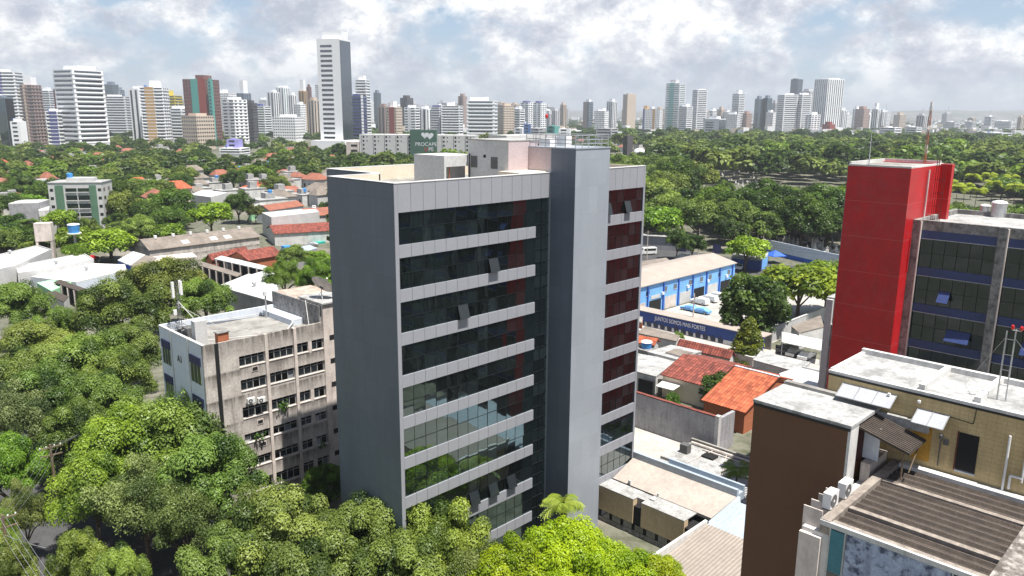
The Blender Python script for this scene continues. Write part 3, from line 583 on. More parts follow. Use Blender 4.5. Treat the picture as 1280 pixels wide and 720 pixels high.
w = MB(); w.tube((-.04, yy(11.0), 29.1), (-.04, yy(9.4), 29.0), .02, 5).tube((-.04, yy(9.4), 29.0), (-.04, yy(9.35), 29.8), .02, 5); w.build('cable', M['mullion'], yb)
for b_ in (13.4, 11.9): MB().box(-.25, -.05, yy(b_), yy(b_)+.12, 29.45, 29.58).build('floodlight', M['plastic'], yb)
tm = grid_thing('signal_mast', 'twin steel poles with two red warning lamps on the whitewashed roof', 'mast', 44.0, 8.9, z=30.0)
w = MB(); w.tube((0, 0, 0), (0, 0, 3.6), .035, 6).tube((.0, -.38, 0), (0, -.38, 3.75), .035, 6)
for z in (.8, 1.6, 2.4, 3.2): w.tube((0, 0, z), (0, -.38, z), .02, 4)
w.tube((0, -.2, 3.7), (0, -.62, 3.7), .03, 5).tube((0, 0, 3.3), (1.4, 1.8, .1), .008, 4).tube((0, -.38, 3.3), (1.6, -2.6, .1), .008, 4); w.build('pole', M['steel'], tm)
for y in (-.22, -.6): MB().lathe([(.05, 0), (.075, .03), (.075, .17), (.04, .22)], (0, y, 3.74), 10).build('lamp', M['redlamp'], tm)
# corrugated roof building
cr = grid_thing('corrugated_building', 'low block with a dark corrugated roof and a peeling blue wall', 'building', 33.2, 12.4)
w = MB(); w.box(.0, 9.1, -40, 1.3, 0, 25.3).build('wall', M['offwhite'], cr)
rw = MB(); nw = 18; per = .36; prof = []                             # corrugations run along v
x = .35
zs = [.0, .1, .1, .0]
while x < 8.7:
    for dx, dz in ((0, 0), (.1, .12), (.2, .12), (.3, 0)): prof.append((x+dx, dz))
    x += .62
n0 = len(prof)
for y in (-6.25, -3.2, .0): rw.v += [(px_, y, 25.72+pz_+(.1 if y == -3.2 else 0)*0) for px_, pz_ in prof]
for r_ in range(2):
    for k in range(n0-1): a = r_*n0+k; rw.f.append((a, a+n0, a+n0+1, a+1)[::-1]); rw.m.append(0)
rf = rw.build('corrugated_roof', M['fibro'], cr)
w = MB()
for x in (.1, 2.0, 6.1): w.box(x, x+.3, -6.3, .02, 25.74, 25.95)
for k in range(14):
    if k not in (3, 9): cw_ = cw_ if k else MB(); cw_.box(.35+.62*k+.12, .35+.62*k+.18, -6.24, -.01, 25.842, 25.856)
w.build('ridge_strip', M['fibro_pale'], rf); cw_.build('crest_line', M['crest'], rf)
MB().box(.0, 9.05, .05, .5, 25.3, 26.0).build('edge_beam', M['fibro_pale'], cr)
MB().box(.0, 9.05, -7.25, -6.3, 25.3, 26.1).build('gutter_parapet', M['concrete'], cr)
MB().box(8.55, 9.05, -6.2, .04, 25.3, 26.05).build('rear_flashing', M['offwhite'], cr)
w = MB(); w.box(-.05, .1, -6.3, .5, 25.72, 25.96); w.build('front_fascia', M['offwhite'], cr)
w = MB(); w.box(-.04, .0, -5.0, -.75, 0, 25.7); w.build('peeling_wall', M['peel'], cr)
w = MB(); w.box(-.2, .0, .35, 1.35, 0, 25.1); w.build('corner_pillar', M['concrete_pale'], cr)
for y0, y1 in ((-.72, .02), (-5.75, -5.05), (-7.4, -6.5)):
    g = MB()
    for k, (z0, z1) in enumerate(((23.6, 25.66), (22.9, 23.55), (22.2, 22.85), (20.5, 22.1), (18.6, 20.4))): g.box(-.05, .0, y0+.06, y1-.06, z0, z1, 0 if k in (0, 3) else 1)
    g.build('window_strip', [M['tealpanel'], M['farglass']], cr); MB().box(-.07, -.01, y0, y0+.06, 0, 25.69).box(-.07, -.01, y1-.06, y1, 0, 25.69).build('frame', M['pane'], cr)
gp = MB(); gp.box(-.1, 9.0, -12.5, -7.28, 25.3, 25.5)
for k in range(16): gp.tube((-.1, -7.45-k*.28, 25.56), (9.0, -7.45-k*.28, 25.56), .1, 6)
gp.build('far_corrugated_roof', M['fibro'], cr)
w = MB(); [w.box(.3+.8*k, .36+.8*k, .55, 1.45, 25.0, 26.2) for k in range(4)]; w.build('fin', M['concrete_pale'], cr)
w = MB(); w.box(6.6, 9.0, .8, 1.28, 25.3, 26.35); w.build('stub_wall', M['concrete_pale'], cr)
for i, (a, bb, lab) in enumerate(((34.55, 13.05, 'nearer of the two big white air conditioners by the corrugated roof'), (36.1, 13.0, 'farther of the two big white air conditioners, against the white brown-block return'))):
    x, y = XY(a, bb); make_ac(label=lab, w=.85, d=.42, h=.84, loc=(x, y, 25.98), rz=TH+math.pi*0, group='air conditioners by the corrugated roof')
cn = grid_thing('corrugated_canopy', 'small tilted fibre-cement canopy between the brown block and the yellow wall', 'canopy', 39.4, 13.9)
q = MB(); nb = 12
for k in range(nb):
    x0 = k*.21; q.hexa([(x0, 0, 28.3), (x0+.13, 0, 28.3), (x0+.13, -2.6, 27.6), (x0, -2.6, 27.6)][::-1], [(x0, 0, 28.42), (x0+.13, 0, 28.42), (x0+.13, -2.6, 27.72), (x0, -2.6, 27.72)][::-1]); q.hexa([(x0+.131, 0, 28.3), (x0+.209, 0, 28.3), (x0+.209, -2.6, 27.6), (x0+.131, -2.6, 27.6)][::-1], [(x0+.131, 0, 28.34), (x0+.209, 0, 28.34), (x0+.209, -2.6, 27.64), (x0+.131, -2.6, 27.64)][::-1])
q.build('sheet', M['fibro'], cn); MB().tube((2.3, -2.4, 27.65), (.9, -2.4, 26.3), .03).tube((.1, -2.3, 27.6), (.1, -2.3, 26.2), .04).build('prop', M['wood'], cn)
MB().box(2.54, 2.8, -2.6, 0, 28.0, 28.5).build('flashing', M['roofwhite'], cn)

# ------------------------------------------------------------------ red tower and blue glazed block
rt = grid_thing('red_tower', 'bright red plastered lift tower with a caged ladder', 'tower', 74.3, 24.05)
w = MB(); w.box(0, 8.0, 0, 5.55, 0, 39.5).box(8.0, 8.75, -1.0, 5.55, 0, 39.6); w.build('wall', M['red'], rt)
MB().box(.02, 8.7, 5.551, 5.6, 0, 39.45).build('reflection_sheet', M['concrete_grey'], rt)  # unseen grey sheet, added to keep red out of the office glass
w = MB(); w.box(9.0, 23, 4.3, 8.4, 0, 36.5); w.build('hidden_wing', M['red'], rt)  # unseen wing, placed for its red reflection in the right-hand windows
w = MB(); w.box(.0, 8.7, .0, .2, 39.5, 39.65).box(0, .2, .2, 5.55, 39.5, 39.65).box(8.5, 8.75, .2, 5.55, 39.6, 39.85).box(.2, 8.5, 5.35, 5.55, 39.5, 39.85); w.build('parapet_cap', M['offwhite'], rt)
MB().box(.2, 8.5, .2, 5.35, 39.5, 39.53).build('roof', M['roofgrey'], rt)
l = MB()
for x in (5.7, 6.3): l.tube((x, -.35, 30.5), (x, -.35, 40.2), .03, 5)
for k in range(30): l.tube((5.7, -.35, 30.8+k*.31), (6.3, -.35, 30.8+k*.31), .02, 4)
for k in range(7):
    z = 32+k*1.25
    for a in range(6): t0, t1 = math.pi*a/6, math.pi*(a+1)/6; l.tube((6-.45*math.cos(t0), -.35-.7*math.sin(t0), z), (6-.45*math.cos(t1), -.35-.7*math.sin(t1), z), .02, 4)
for a in range(1, 6): t0 = math.pi*a/6; l.tube((6-.45*math.cos(t0), -.35-.7*math.sin(t0), 32), (6-.45*math.cos(t0), -.35-.7*math.sin(t0), 39.5), .015, 4)
l.build('caged_ladder', mat('red_steel', (.09, .012, .012), rough=.5), rt)
MB().tube((4.4, -.15, 30), (4.4, -.15, 39.2), .07, 6).tube((4.4, -.15, 34.6), (2.6, -.15, 34.5), .07, 6).build('pipe', M['offwhite'], rt)
MB().box(1.6, 1.8, -.1, .01, 30, 33.2).box(2.2, 2.35, -.1, .01, 30, 33.2).build('pilaster', M['red'], rt)
for lab, a, b_, h, col in (('thin grey whip antenna on the left of the red tower roof', 75.5, 28.2, 2.9, 0), ('tall red and white lattice radio mast on the red tower roof', 82.6, 25.6, 5.4, 1)):
    an = grid_thing('radio_mast', lab, 'antenna', a, b_, z=39.55)
    if not col: MB().tube((0, 0, 0), (.4, .2, h), .05, 6, r2=.02).build('whip', M['steel'], an); MB().box(-.2, .2, -.2, .2, -.02, .1).build('base', M['steel'], an)
    else:
        for k in range(6): q = MB(); z0, z1 = h*k/6, h*(k+1)/6; [q.tube((.13*math.cos(2.1*j), .13*math.sin(2.1*j), z0), (.13*math.cos(2.1*j), .13*math.sin(2.1*j), z1), .02, 5) for j in range(3)]; [q.tube((.13*math.cos(2.1*j), .13*math.sin(2.1*j), z0+.2*i), (.13*math.cos(2.1*(j+1)), .13*math.sin(2.1*(j+1)), z0+.2*i+.2), .02, 4) for j in range(3) for i in range(7)]; q.build('lattice_section', M['concrete_pale'] if k % 2 else M['brick'], an)
        MB().box(-.12, .12, -.08, .08, h-.4, h+.4).build('antenna_panel', M['plastic'], an)
bb_ = grid_thing('glazed_block', 'blue glazed office block with lichen-grey concrete columns', 'office building', 76.6, 24.1)
w = MB(); w.box(.5, 12, -40, -.3, 0, 33.9).build('structural_core', M['dark'], bb_)
cols = (0, -6.95, -13.9, -20.85, -27.8, -34.75)
for y in cols: w = MB(); w.box(-.25, .5, y-.7, y, 0, 34.78); w.build('column', M['concrete_grey'], bb_)
for y in cols: MB().box(-.28, .0, y-.79, y-.7, 0, 34.7).build('column_edge', M['concrete_pale'], bb_)
w = MB(); w.box(.0, .4, -41, -.0, 33.9, 34.8).box(.4, 12, -.4, .0, 0, 34.8).box(11.7, 12, -41, -.4, 33.5, 34.8); w.build('parapet', M['concrete_grey'], bb_)
MB().box(.4, 11.7, -41, -.4, 33.9, 34.35).build('roof', M['roofwhite'], bb_)
for i in range(len(cols)-1):
    y1, y0 = cols[i]-.8, cols[i+1]
    for k in range(9):
        z = 33.9-3.42*k
        MB().box(.02, .3, y0, y1, z-.75, z-.002).build('spandrel_panel', M['bluepanel'], bb_)
        n = 6; d = (y1-y0)/n; zb = z-3.42; q = MB(); skip = {(0, 1): 2, (0, 2): 3, (0, 3): 5, (1, 2): 2}.get((i, k))
        for j in range(n):
            for za, zc in ((zb, (zb+z-.75)/2), ((zb+z-.75)/2, z-.75)):
                t1, t2 = rnd.gauss(0, .003), rnd.gauss(0, .003); ya, yb_ = y1-j*d, y1-(j+1)*d
                q.poly([(.12-t1-t2, ya, za), (.12+t1-t2, yb_, za), (.12+t1+t2, yb_, zc), (.12-t1+t2, ya, zc)])
        g = q.build('window_row', M['glassblue'], bb_); f = MB(); zm = (zb+z-.75)/2
        for j in range(n+1): f.box(.06, .15, y1-j*d-.016, y1-j*d+.016, zb+.003, z-.752)
        f.box(.07, .15, y0, y1, zm-.018, zm+.018); f.build('frame', M['mullion'], g); MB().box(-.06, .15, y0, y1, z-.8, z-.752).build('ledge', M['glasspane'], g)
        if skip:
            s = MB(); ya, yb_ = y1-skip*d-.05, y1-(skip+(2 if k == 2 and i == 0 else 1))*d+.05; zt_ = zm+.1; a = R_(38); hh = 1.15
            s.hexa([(.0-math.sin(a)*hh, yb_, zt_-math.cos(a)*hh), (.04-math.sin(a)*hh, yb_, zt_-math.cos(a)*hh-.02), (.04-math.sin(a)*hh, ya, zt_-math.cos(a)*hh-.02), (.0-math.sin(a)*hh, ya, zt_-math.cos(a)*hh)], [(.0, yb_, zt_), (.04, yb_, zt_), (.04, ya, zt_), (.0, ya, zt_)])
            s.build('open_casement', M['bluepanel'], g)
for lab, px_, sc_ in (('smaller white roof tank behind the columns of the blue glazed block', (1229, 261), .75), ('larger white roof tank on the blue glazed block', (1246, 263), 1.1)):
    p = G(px_[0], px_[1], 34.35); tk = thing('roof_tank', lab, 'water tank', (p.x, p.y, 34.35), 0)
    MB().lathe([(.62*sc_, 0), (.62*sc_, 1.25*sc_)], n=18).build('drum', M['steel'], tk, smooth=False); MB().lathe([(.66*sc_, 1.25*sc_), (.6*sc_, 1.38*sc_), (.2*sc_, 1.5*sc_)], n=18).build('lid', M['plastic'], tk)
x, y = 0, 0; p = G(1024, 480, 8); wa, wb = 102.0, 41.6
wh = grid_thing('apartment_block', 'slim white apartment block with dark balcony slots just left of the red tower', 'apartment block', wa, wb)
zt = ZV(1031, 366.7, *XY(wa, wb)); w = MB(); w.box(0, 10, -12, 0, 0, zt); w.build('wall', M['white'], wh); MB().box(-.1, 10.1, -12.1, .1, zt, zt+.15).build('roof', M['roofwhite'], wh)
for k in range(5): z = zt-3.4-3.1*k; MB().box(-.05, .01, -12, -.9, z, z+.75).build('window', M['dark'], wh); MB().box(-.5, -.051, -12, -.9, z-.12, z-.0).build('balcony_slab', M['white'], wh)
MB().box(-.55, -.0, -.9, .0, 0, zt-.1).build('pier', M['white'], wh)

# ------------------------------------------------------------------ low annex with beige roofs behind the stair tower
an = grid_thing('annex', 'low beige annex with sloping metal roofs against the office block', 'annex', 63.3, 49.0)
w = MB(); w.box(0, 9.0, -34, -.05, 0, 3.3).build('core', M['dark'], an)
for y0, y1 in ((-4.7, -.06), (-11, -5.75)): MB().box(-.12, .6, y0, y1, 1.3, 4.0).build('beige_wall', M['beige'], an)
MB().box(-.1, .5, -34, -.06, 0, .5).build('plinth', M['concrete_grey'], an)
for k in range(7): MB().box(-.08, .0, -1.6-1.5*k, -.5-1.5*k, .55, 1.25).build('window', M['farglass'], an)
w = MB(); w.box(-.14, 2.0, -4.72, -.06, 4.0, 4.12).box(-.14, 2.2, -11.0, -5.74, 4.0, 4.1).box(.6, 2.0, -5.73, -4.73, 3.3, 4.08); w.build('roof_edge', M['roofwhite'], an)
q = MB(); q.hexa([(2.3, -12.6, 3.9), (6.0, -13.3, 5.1), (6.0, -.1, 5.1), (2.3, -.1, 3.9)], [(2.3, -12.6, 4.1), (6.0, -13.3, 5.35), (6.0, -.1, 5.35), (2.3, -.1, 4.1)]); q.build('metal_roof', M['metalroof'], an)
MB().box(2.02, 2.29, -12.6, -.1, 3.6, 3.98).build('gutter', M['dark'], an)
MB().box(6.02, 6.4, -13.3, -.1, 4.6, 6.1).box(7.4, 7.7, -13.3, -4.0, 4.6, 6.1).build('clerestory_wall', M['paleblue'], an); MB().box(6.41, 7.39, -13.3, -.1, 4.6, 5.5).build('clerestory_roof', M['paleblue'], an)
q = MB(); [q.box(7.9+.35*k, 8.05+.35*k, -13.3, -7.5, 4.5, 4.75) for k in range(6)]; q.build('skylight_louvre', M['white'], an)
w = MB(); w.box(2.3, 2.5, -2.5, -2.2, 4.05, 4.6).box(2.2, 2.4, -6.3, -6.1, 4.0, 4.5).box(1.0, 1.5, -6.6, -6.0, 4.1, 4.3); w.build('roof_vent', M['offwhite'], an)
q = MB(); q.hexa([(1.0, -16.7, 4.2), (6.2, -13.6, 5.2), (6.2, -13.35, 5.2), (1.0, -13.0, 4.2)], [(1.0, -16.7, 4.35), (6.2, -13.6, 5.4), (6.2, -13.35, 5.4), (1.0, -13.0, 4.35)]); q.box(-.3, 6.5, -30, -13.4, 4.3, 4.6); q.build('blue_roof', M['paleblue'], an)
p4 = [(-8.5, -13.7), (-.3, -13.6), (-.3, -24), (-8.5, -24)]
q = MB(); q.box(-9.5, -.55, -30, -13.8, 0, 4.2); q.build('ribbed_wing', M['beige'], an)
q = MB(); q.hexa([(-9.7, -30, 4.2), (-.5, -30, 4.9), (-.5, -13.7, 4.9), (-9.7, -13.7, 4.2)], [(-9.7, -30, 4.35), (-.5, -30, 5.05), (-.5, -13.7, 5.05), (-9.7, -13.7, 4.35)]); q.build('ribbed_roof', M['rib'], an)
MB().box(-9.8, -.3, -13.68, -13.4, 4.0, 5.3).build('gable_coping', M['offwhite'], an)
lw = grid_thing('service_roof', 'low cluttered white service roof between the annex and the grey stained wall', 'building', 73.2, 37.0)
MB().box(0, 13.6, 0, 14.6, 0, 1.1).build('wall', M['offwhite'], lw); MB().box(-.1, 13.7, -.1, 14.7, 1.1, 1.22).build('roof', M['roofwhite'], lw)
w = MB(); w.box(10.0, 11.4, 9.5, 11.2, 1.22, 1.45); w.build('hatch', M['dark'], lw)
w = MB(); w.tube((12.6, .3, 1.5), (12.6, 14.2, 1.5), .16, 8).tube((11.9, .3, 1.35), (11.9, 12.2, 1.35), .08, 6).tube((6, 6, 1.3), (12.5, 9, 1.3), .07, 6).tube((7, 11.5, 1.3), (12.5, 11.0, 1.3), .07, 6); w.build('pipe', M['concrete_pale'], lw)
w = MB(); [w.box(12.2, 13.4, 1.0+.45*k, 1.2+.45*k, 1.23, 1.7) for k in range(9)]; w.box(9.2, 10.2, 12.8, 13.9, 1.22, 2.4); w.build('vent_grille', M['grille'], lw)
MB().box(13.0, 13.35, 0, 14.6, 1.22, 1.8).box(5.9, 6.1, 0, 14.6, 1.22, 1.55).build('parapet', M['roofgrey'], lw)
bw = grid_thing('boundary_wall', 'high grey stained boundary wall behind the beige annex', 'wall', 87.6, 48.6)
w = MB(); w.box(0, .4, .35, 16, 0, 5.1).build('panel', M['wall_grey'], bw); MB().box(-.1, .55, -.2, .34, 0, 5.4).build('white_pillar', M['white'], bw); MB().box(.56, 4.2, -.15, .3, 0, 5.0).build('return_wall', M['wall_grey'], bw)
q = MB(); q.hexa([(.41, .3, 4.7), (1.6, .3, 4.5), (1.6, 16, 4.5), (.41, 16, 4.7)], [(.0, .3, 5.25), (1.6, .3, 4.8), (1.6, 16, 4.8), (.0, 16, 5.25)]); q.build('coping_tiles', M['tile_red'], bw)
# ------------------------------------------------------------------ low buildings given by their roof corners at a surveyed height
BLOCKED = []                                                        # footprints where no tree or filler house may stand
def low(name, label, cat, pts, z, wall='offwhite', roof='roofwhite', over=.0, thick=.18, parapet=0, group=None, zs=None, base=0, rz=TH):
    P_ = [G(x, y, z) for x, y in pts]; c = sum(P_, Vector((0, 0, 0)))/len(P_)
    r = thing(name, label, cat, (c.x, c.y, base), rz, group); f = loc_of(r); q = [f((p.x, p.y, 0)) for p in P_]
    BLOCKED.append((c.x, c.y, max((p-c).length for p in P_)))
    zt = [z+(dz) for dz in zs] if zs else z
    MB().prism(q, -base, zt if zs else z-base).build('wall', M[wall], r)
    if zs: MB().prism([(p.x*1.02, p.y*1.02) for p in q], [t_+.0 for t_ in zt], [t_+thick for t_ in zt]) if False else None
    mb = MB(); qq = [Vector((p.x*(1+over), p.y*(1+over))) for p in q]; k = len(qq)
    n = len(mb.v); A = sum(qq[i].x*qq[(i+1) % k].y-qq[(i+1) % k].x*qq[i].y for i in range(k)); z_ = list(zt) if zs else [z-base]*k
    if A < 0: qq = qq[::-1]; z_ = z_[::-1]
    mb.v += [(p.x, p.y, h+.004) for p, h in zip(qq, z_)]+[(p.x, p.y, h+thick) for p, h in zip(qq, z_)]
    mb.f += [tuple(range(k-1, -1, -1)), tuple(range(k, 2*k))]+[(i, (i+1) % k, k+(i+1) % k, k+i) for i in range(k)]; mb.m += [0]*(k+2)
    mb.build('roof', M[roof], r)
    if parapet:
        mb = MB()
        for i in range(k):
            a, b_ = qq[i], qq[(i+1) % k]; d = (b_-a).normalized(); nrm = Vector((-d.y, d.x))*.2
            mb.hexa([(*a, z-base+thick), (*b_, z-base+thick), (*(b_+nrm), z-base+thick), (*(a+nrm), z-base+thick)], [(*a, z-base+thick+parapet), (*b_, z-base+thick+parapet), (*(b_+nrm), z-base+thick+parapet), (*(a+nrm), z-base+thick+parapet)])
        mb.build('parapet', M[wall], r)
    return r, f, q
def gable(name, label, cat, e1, e2, r1, r2, ze, zr, wall='offwhite', roof='tile_red', group=None, cap=None, world=False):
    if not world: e1, e2, r1, r2 = G(*e1, ze), G(*e2, ze), G(*r1, zr), G(*r2, zr)
    e1, e2, r1, r2 = (Vector((p[0], p[1], 0)) for p in (e1, e2, r1, r2))
    d = (r2-r1).normalized(); nn = Vector((-d.y, d.x, 0)); w_ = abs(((e1+e2)/2-(r1+r2)/2).dot(nn)); s = 1 if ((r1+r2)/2-(e1+e2)/2).dot(nn) > 0 else -1
    c = (e1+e2)/2; ang = math.atan2(d.y, d.x); r = thing(name, label, cat, (c.x, c.y, 0), ang, group); f = loc_of(r)
    a1, a2 = f(e1), f(e2); b1, b2 = f(r1), f(r2)
    x0, x1 = min(a1.x, a2.x, b1.x, b2.x), max(a1.x, a2.x, b1.x, b2.x); y0 = 0; y1 = s*w_; y2 = 2*s*w_
    BLOCKED.append(((r1.x+r2.x)/2, (r1.y+r2.y)/2, max(w_, (x1-x0)/2)))
    W_ = MB(); ya, yb2 = sorted((y0+s*.4, y2-s*.4))
    W_.box(x0+.3, x1-.3, ya, yb2, 0, ze-.05)
    for x in (x0+.3, x1-.5): W_.poly([(x, ya, ze-.06), (x, yb2, ze-.06), (x, y1, zr-.12)]); W_.poly([(x+.2, ya, ze-.06), (x+.2, y1, zr-.12), (x+.2, yb2, ze-.06)])
    W_.build('wall', M[wall], r)
    q = MB()
    for yy0, yy1 in ((y0, y1), (y2, y1)):
        za, zb_ = ze, zr; pts = [(x0, yy0, za), (x1, yy0, za), (x1, yy1, zb_), (x0, yy1, zb_)]
        if (yy1-yy0) < 0: pts = [pts[1], pts[0], pts[3], pts[2]]
        q.hexa(pts, [(p[0], p[1], p[2]+.14) for p in pts])
    rf = q.build('roof', M[roof], r)
    if cap: MB().box(x0, x1, y1-.2, y1+.2, zr+.06, zr+.24).build('ridge_cap', M[cap], rf)
    return r, f, (x0, x1, y0, y1, y2)
def car(label, p, rz, kind='suv', col='plastic', group=None):
    t = thing('parked_car' if kind != 'van' else 'van', label, 'car' if kind != 'van' else 'van', (p[0], p[1], 0.01), rz, group)
    L_, W_, H_ = {'suv': (4.6, 1.85, 1.7), 'sedan': (4.4, 1.75, 1.42), 'van': (5.6, 2.0, 2.4)}[kind]
    prof = {'suv': [(-2.3, .35), (-2.3, .95), (-1.35, 1.05), (-.75, 1.62), (1.95, 1.68), (2.25, 1.0), (2.3, .35)],
            'sedan': [(-2.2, .3), (-2.2, .78), (-1.15, .92), (-.45, 1.38), (.95, 1.4), (1.6, .98), (2.18, .9), (2.2, .3)],
            'van': [(-2.8, .4), (-2.8, 1.1), (-2.3, 1.3), (-1.75, 2.25), (-1.4, 2.4), (2.75, 2.4), (2.8, .4)]}[kind]
    b = MB(); k = len(prof); y = W_/2
    def yw(z): return y*(1 if z < 1.06 or kind == 'van' else .86)
    b.v = [(x, -yw(z), z) for x, z in prof]+[(x, yw(z), z) for x, z in prof]; b.f = [tuple(range(k-1, -1, -1))[::-1], tuple(range(k, 2*k))[::-1]]+[(i, i+k, (i+1) % k+k, (i+1) % k) for i in range(k)]; b.m = [0]*(k+2)
    b.build('body', M[col] if isinstance(col, str) else col, t, .06)
    g = MB(); z0, z1 = {'suv': (1.06, 1.56), 'sedan': (.95, 1.32), 'van': (1.4, 2.1)}[kind]; xa, xb = {'suv': (-.8, 1.9), 'sedan': (-.6, 1.1), 'van': (-1.6, 2.4)}[kind]
    for s in (-1, 1): ys = s*(yw(1.3)+.012); g.box(xa, xb, min(ys, ys-s*.03), max(ys, ys-s*.03), z0+.02, z1)
    i = {'suv': (2, 3), 'sedan': (2, 3), 'van': (2, 3)}[kind]; (xa, za), (xb, zb_) = prof[i[0]], prof[i[1]]; yy_ = y*.8
    g.hexa([(xa-.03, -yy_, za+.06), (xa-.0, -yy_, za+.06), (xa-.0, yy_, za+.06), (xa-.03, yy_, za+.06)], [(xb-.05, -yy_, zb_-.04), (xb-.0, -yy_, zb_-.04), (xb-.0, yy_, zb_-.04), (xb-.05, yy_, zb_-.04)])
    g.build('windscreen', M['farglass'], t)
    for x in (-L_*.31, L_*.31):
        for s in (-1, 1): w_ = MB().tube((x, s*(y-.18), .33), (x, s*(y+.02), .33), .33, 12).build('wheel', M['black'], t); MB().tube((x, s*(y+.0), .33), (x, s*(y+.03), .33), .19, 10).build('rim', M['steel'], w_)
    for s in (-1, 1): MB().box(-L_/2-.02, -L_/2+.06, s*y*.72-.18, s*y*.72+.18, .68, .84).build('headlight', M['plastic'], t)
    return t

# ------------------------------------------------------------------ right middle ground: blue depot, cars, wall, houses
a0, b0 = 128, 98.2
x_, y_ = XY(128, 98.2)
pr, pf, (px0, px1, py0, py1, py2) = gable('depot_building', 'long two-storey sky-blue depot with a pale sheet roof', 'building', XY(128, 98.2), XY(181.5, 98.2), XY(128, 105.3), XY(181.5, 105.3), 6.7, 8.4, 'blue', 'fibro_beige', world=True)
sgn = 1
for k in range(9): x = px0+2+k*6.2; MB().box(x, x+.35, .1, .39, 0, 6.4).build('pilaster', M['bluemid'], pr)
for k, x in enumerate([px0+4, px0+9.5, px0+14, px0+21, px0+25, px0+31.5, px0+36.5, px0+40.5, px0+45, px0+49.5]):
    MB().box(x, x+1.3, .34, .39, 4.3, 5.4).build('window', M['farglass'], pr); MB().box(x-.08, x+1.38, .3, .339, 4.18, 4.28).build('sill', M['white'], pr)
    if k % 2: MB().box(x-1.0, x-.2, .0, .39, 3.7, 4.3).build('air_conditioner_box', M['plastic'], pr)
for k in range(8):
    x = px0+3+k*6.2
    MB().box(x, x+4.6, .33, .39, .05, 2.9).build('garage_door', M['dark'] if k in (2, 5, 7) else M['concrete_pale'] if k % 2 else M['white'], pr)
MB().box(px0+16, px0+19.5, .32, .385, 3.2, 4.0).build('sign_board', M['white'], pr)
rz_c = TH+R_(-95)
for i, (x, y, lab) in enumerate(((875, 374, 'nearest of three white cars parked before the blue depot'), (886.5, 370.5, 'middle of three white cars parked before the blue depot'), (896, 367, 'farthest of three white cars parked before the blue depot'))):
    car(lab, G(x, y, .6), rz_c, 'suv', 'plastic', 'white cars in the depot yard')
for lab, (x, y) in (('blue and white patrol van roof at the left of the white cars', (863, 380)), ('blue patrol car parked just right of the blue and white van', (877, 383))):
    car(lab, G(x, y, 1.0), rz_c+.1, 'sedan', 'blue', 'blue patrol cars in the depot yard')
jw = grid_thing('lettered_wall', 'long navy boundary wall with white lettering and a pale coping roof', 'wall', 134.2, 66)
MB().box(0, .25, 0, 34, .9, 3.1).build('panel', M['bluedeep'], jw); MB().box(-.04, .29, 0, 34, 0, .89).build('white_base', M['white'], jw)
MB().box(-.1, 3.4, 0, 34, 3.1, 3.22).build('coping', M['fibro_beige'], jw); MB().box(3.0, 3.3, 0, 34, 0, 3.09).build('rear_wall', M['concrete_grey'], jw)
text('JUNTOS SOMOS MAIS FORTES', 1.25, (-.05, 18.6, 2.2), (R_(90), 0, R_(-90)), M['lettering'], jw, ext=.03, sx=.72)
q = MB()
r2 = random.Random(9)
for k in range(13): y = 9+k*1.7; q.poly([(-.06, y-.5, .1), (-.06, y+.5, .1), (-.06, y+.7, .9), (-.06, y+.1, 1.2+r2.random()*.5), (-.06, y-.6, .8)])
q.build('painted_plants', M['darkletter'], jw)
fw = grid_thing('kerb_wall', 'low grey concrete wall along the pavement opposite the lettered wall', 'wall', 122.5, 62); MB().box(0, .9, 0, 36, 0, 2.6).build('body', M['concrete_pale'], fw); MB().box(-.08, 1.0, 0, 36, 2.6, 2.72).build('coping', M['offwhite'], fw)
ww = grid_thing('boundary_wall', 'whitewashed yard wall lit by the sun beside the dark round tree', 'wall', 140, 68.2); MB().box(0, 34, 0, .3, 0, 3.0).build('panel', M['white'], ww); MB().box(0, 34, -.06, .36, 3.0, 3.1).build('coping', M['offwhite'], ww)
pl = grid_thing('utility_pole', 'grey concrete utility pole before the lettered wall', 'utility pole', *AB(866, 412, 0)); MB().tube((0, 0, 0), (0, 0, 8.2), .16, 8, r2=.11).build('pole', M['concrete_pale'], pl); MB().box(-.06, .06, -.9, .9, 7.5, 7.62).build('crossarm', M['wood'], pl)
low('rough_roof_shed', 'shed with a rough grey corrugated roof below the lettered wall', 'shed', [(807.5, 406.8), (850, 417.5), (845.7, 424.6), (798, 415)], 3.2, 'offwhite', 'fibro_grey', .03)
low('brick_outhouse', 'small bare brick outhouse at the edge of the office block', 'shed', [(798, 394), (804, 395), (803, 402), (797, 401)], 3.5, 'brick', 'roofgrey')
gable('tiled_house', 'small orange-tiled roof tucked behind the corner of the office block', 'house', (798, 427), (819, 430.5), (796, 417), (812, 419.5), 3.6, 4.6, 'offwhite', 'tile_orange')
gable('tiled_house', 'long low house with an old dark red tiled roof', 'house', (847, 431), (913, 446.5), (850.3, 421), (916.8, 435), 3.0, 4.3, 'offwhite', 'tile_red')
gable('tiled_house', 'house with a weathered red tiled roof beside the light awning', 'house', (849, 472), (890, 482), (855, 440.5), (902.2, 451), 3.6, 5.4, 'cream', 'tile_red')
low('flat_roof_house', 'flat white roof with a grey patch behind the red tiled house', 'house', [(810.6, 438.9), (839.6, 430), (877.8, 437.4), (847.2, 448)], 3.8, 'offwhite', 'roofwhite', .02, .25)
low('roof_patch_shed', 'grey felt lean-to roof lying on the flat white roof', 'shed', [(833, 438), (846, 433.5), (868, 438), (852, 443)], 4.25, 'offwhite', 'fibro_grey', 0, .1, base=3.9)
gh, gf, gq = low('garage', 'pale flat-roofed garage with a dark open front', 'garage', [(797.6, 441.2), (847.2, 448.8), (821.3, 469.5), (796, 463.3)], 3.4, 'offwhite', 'roofwhite', .015, .22)
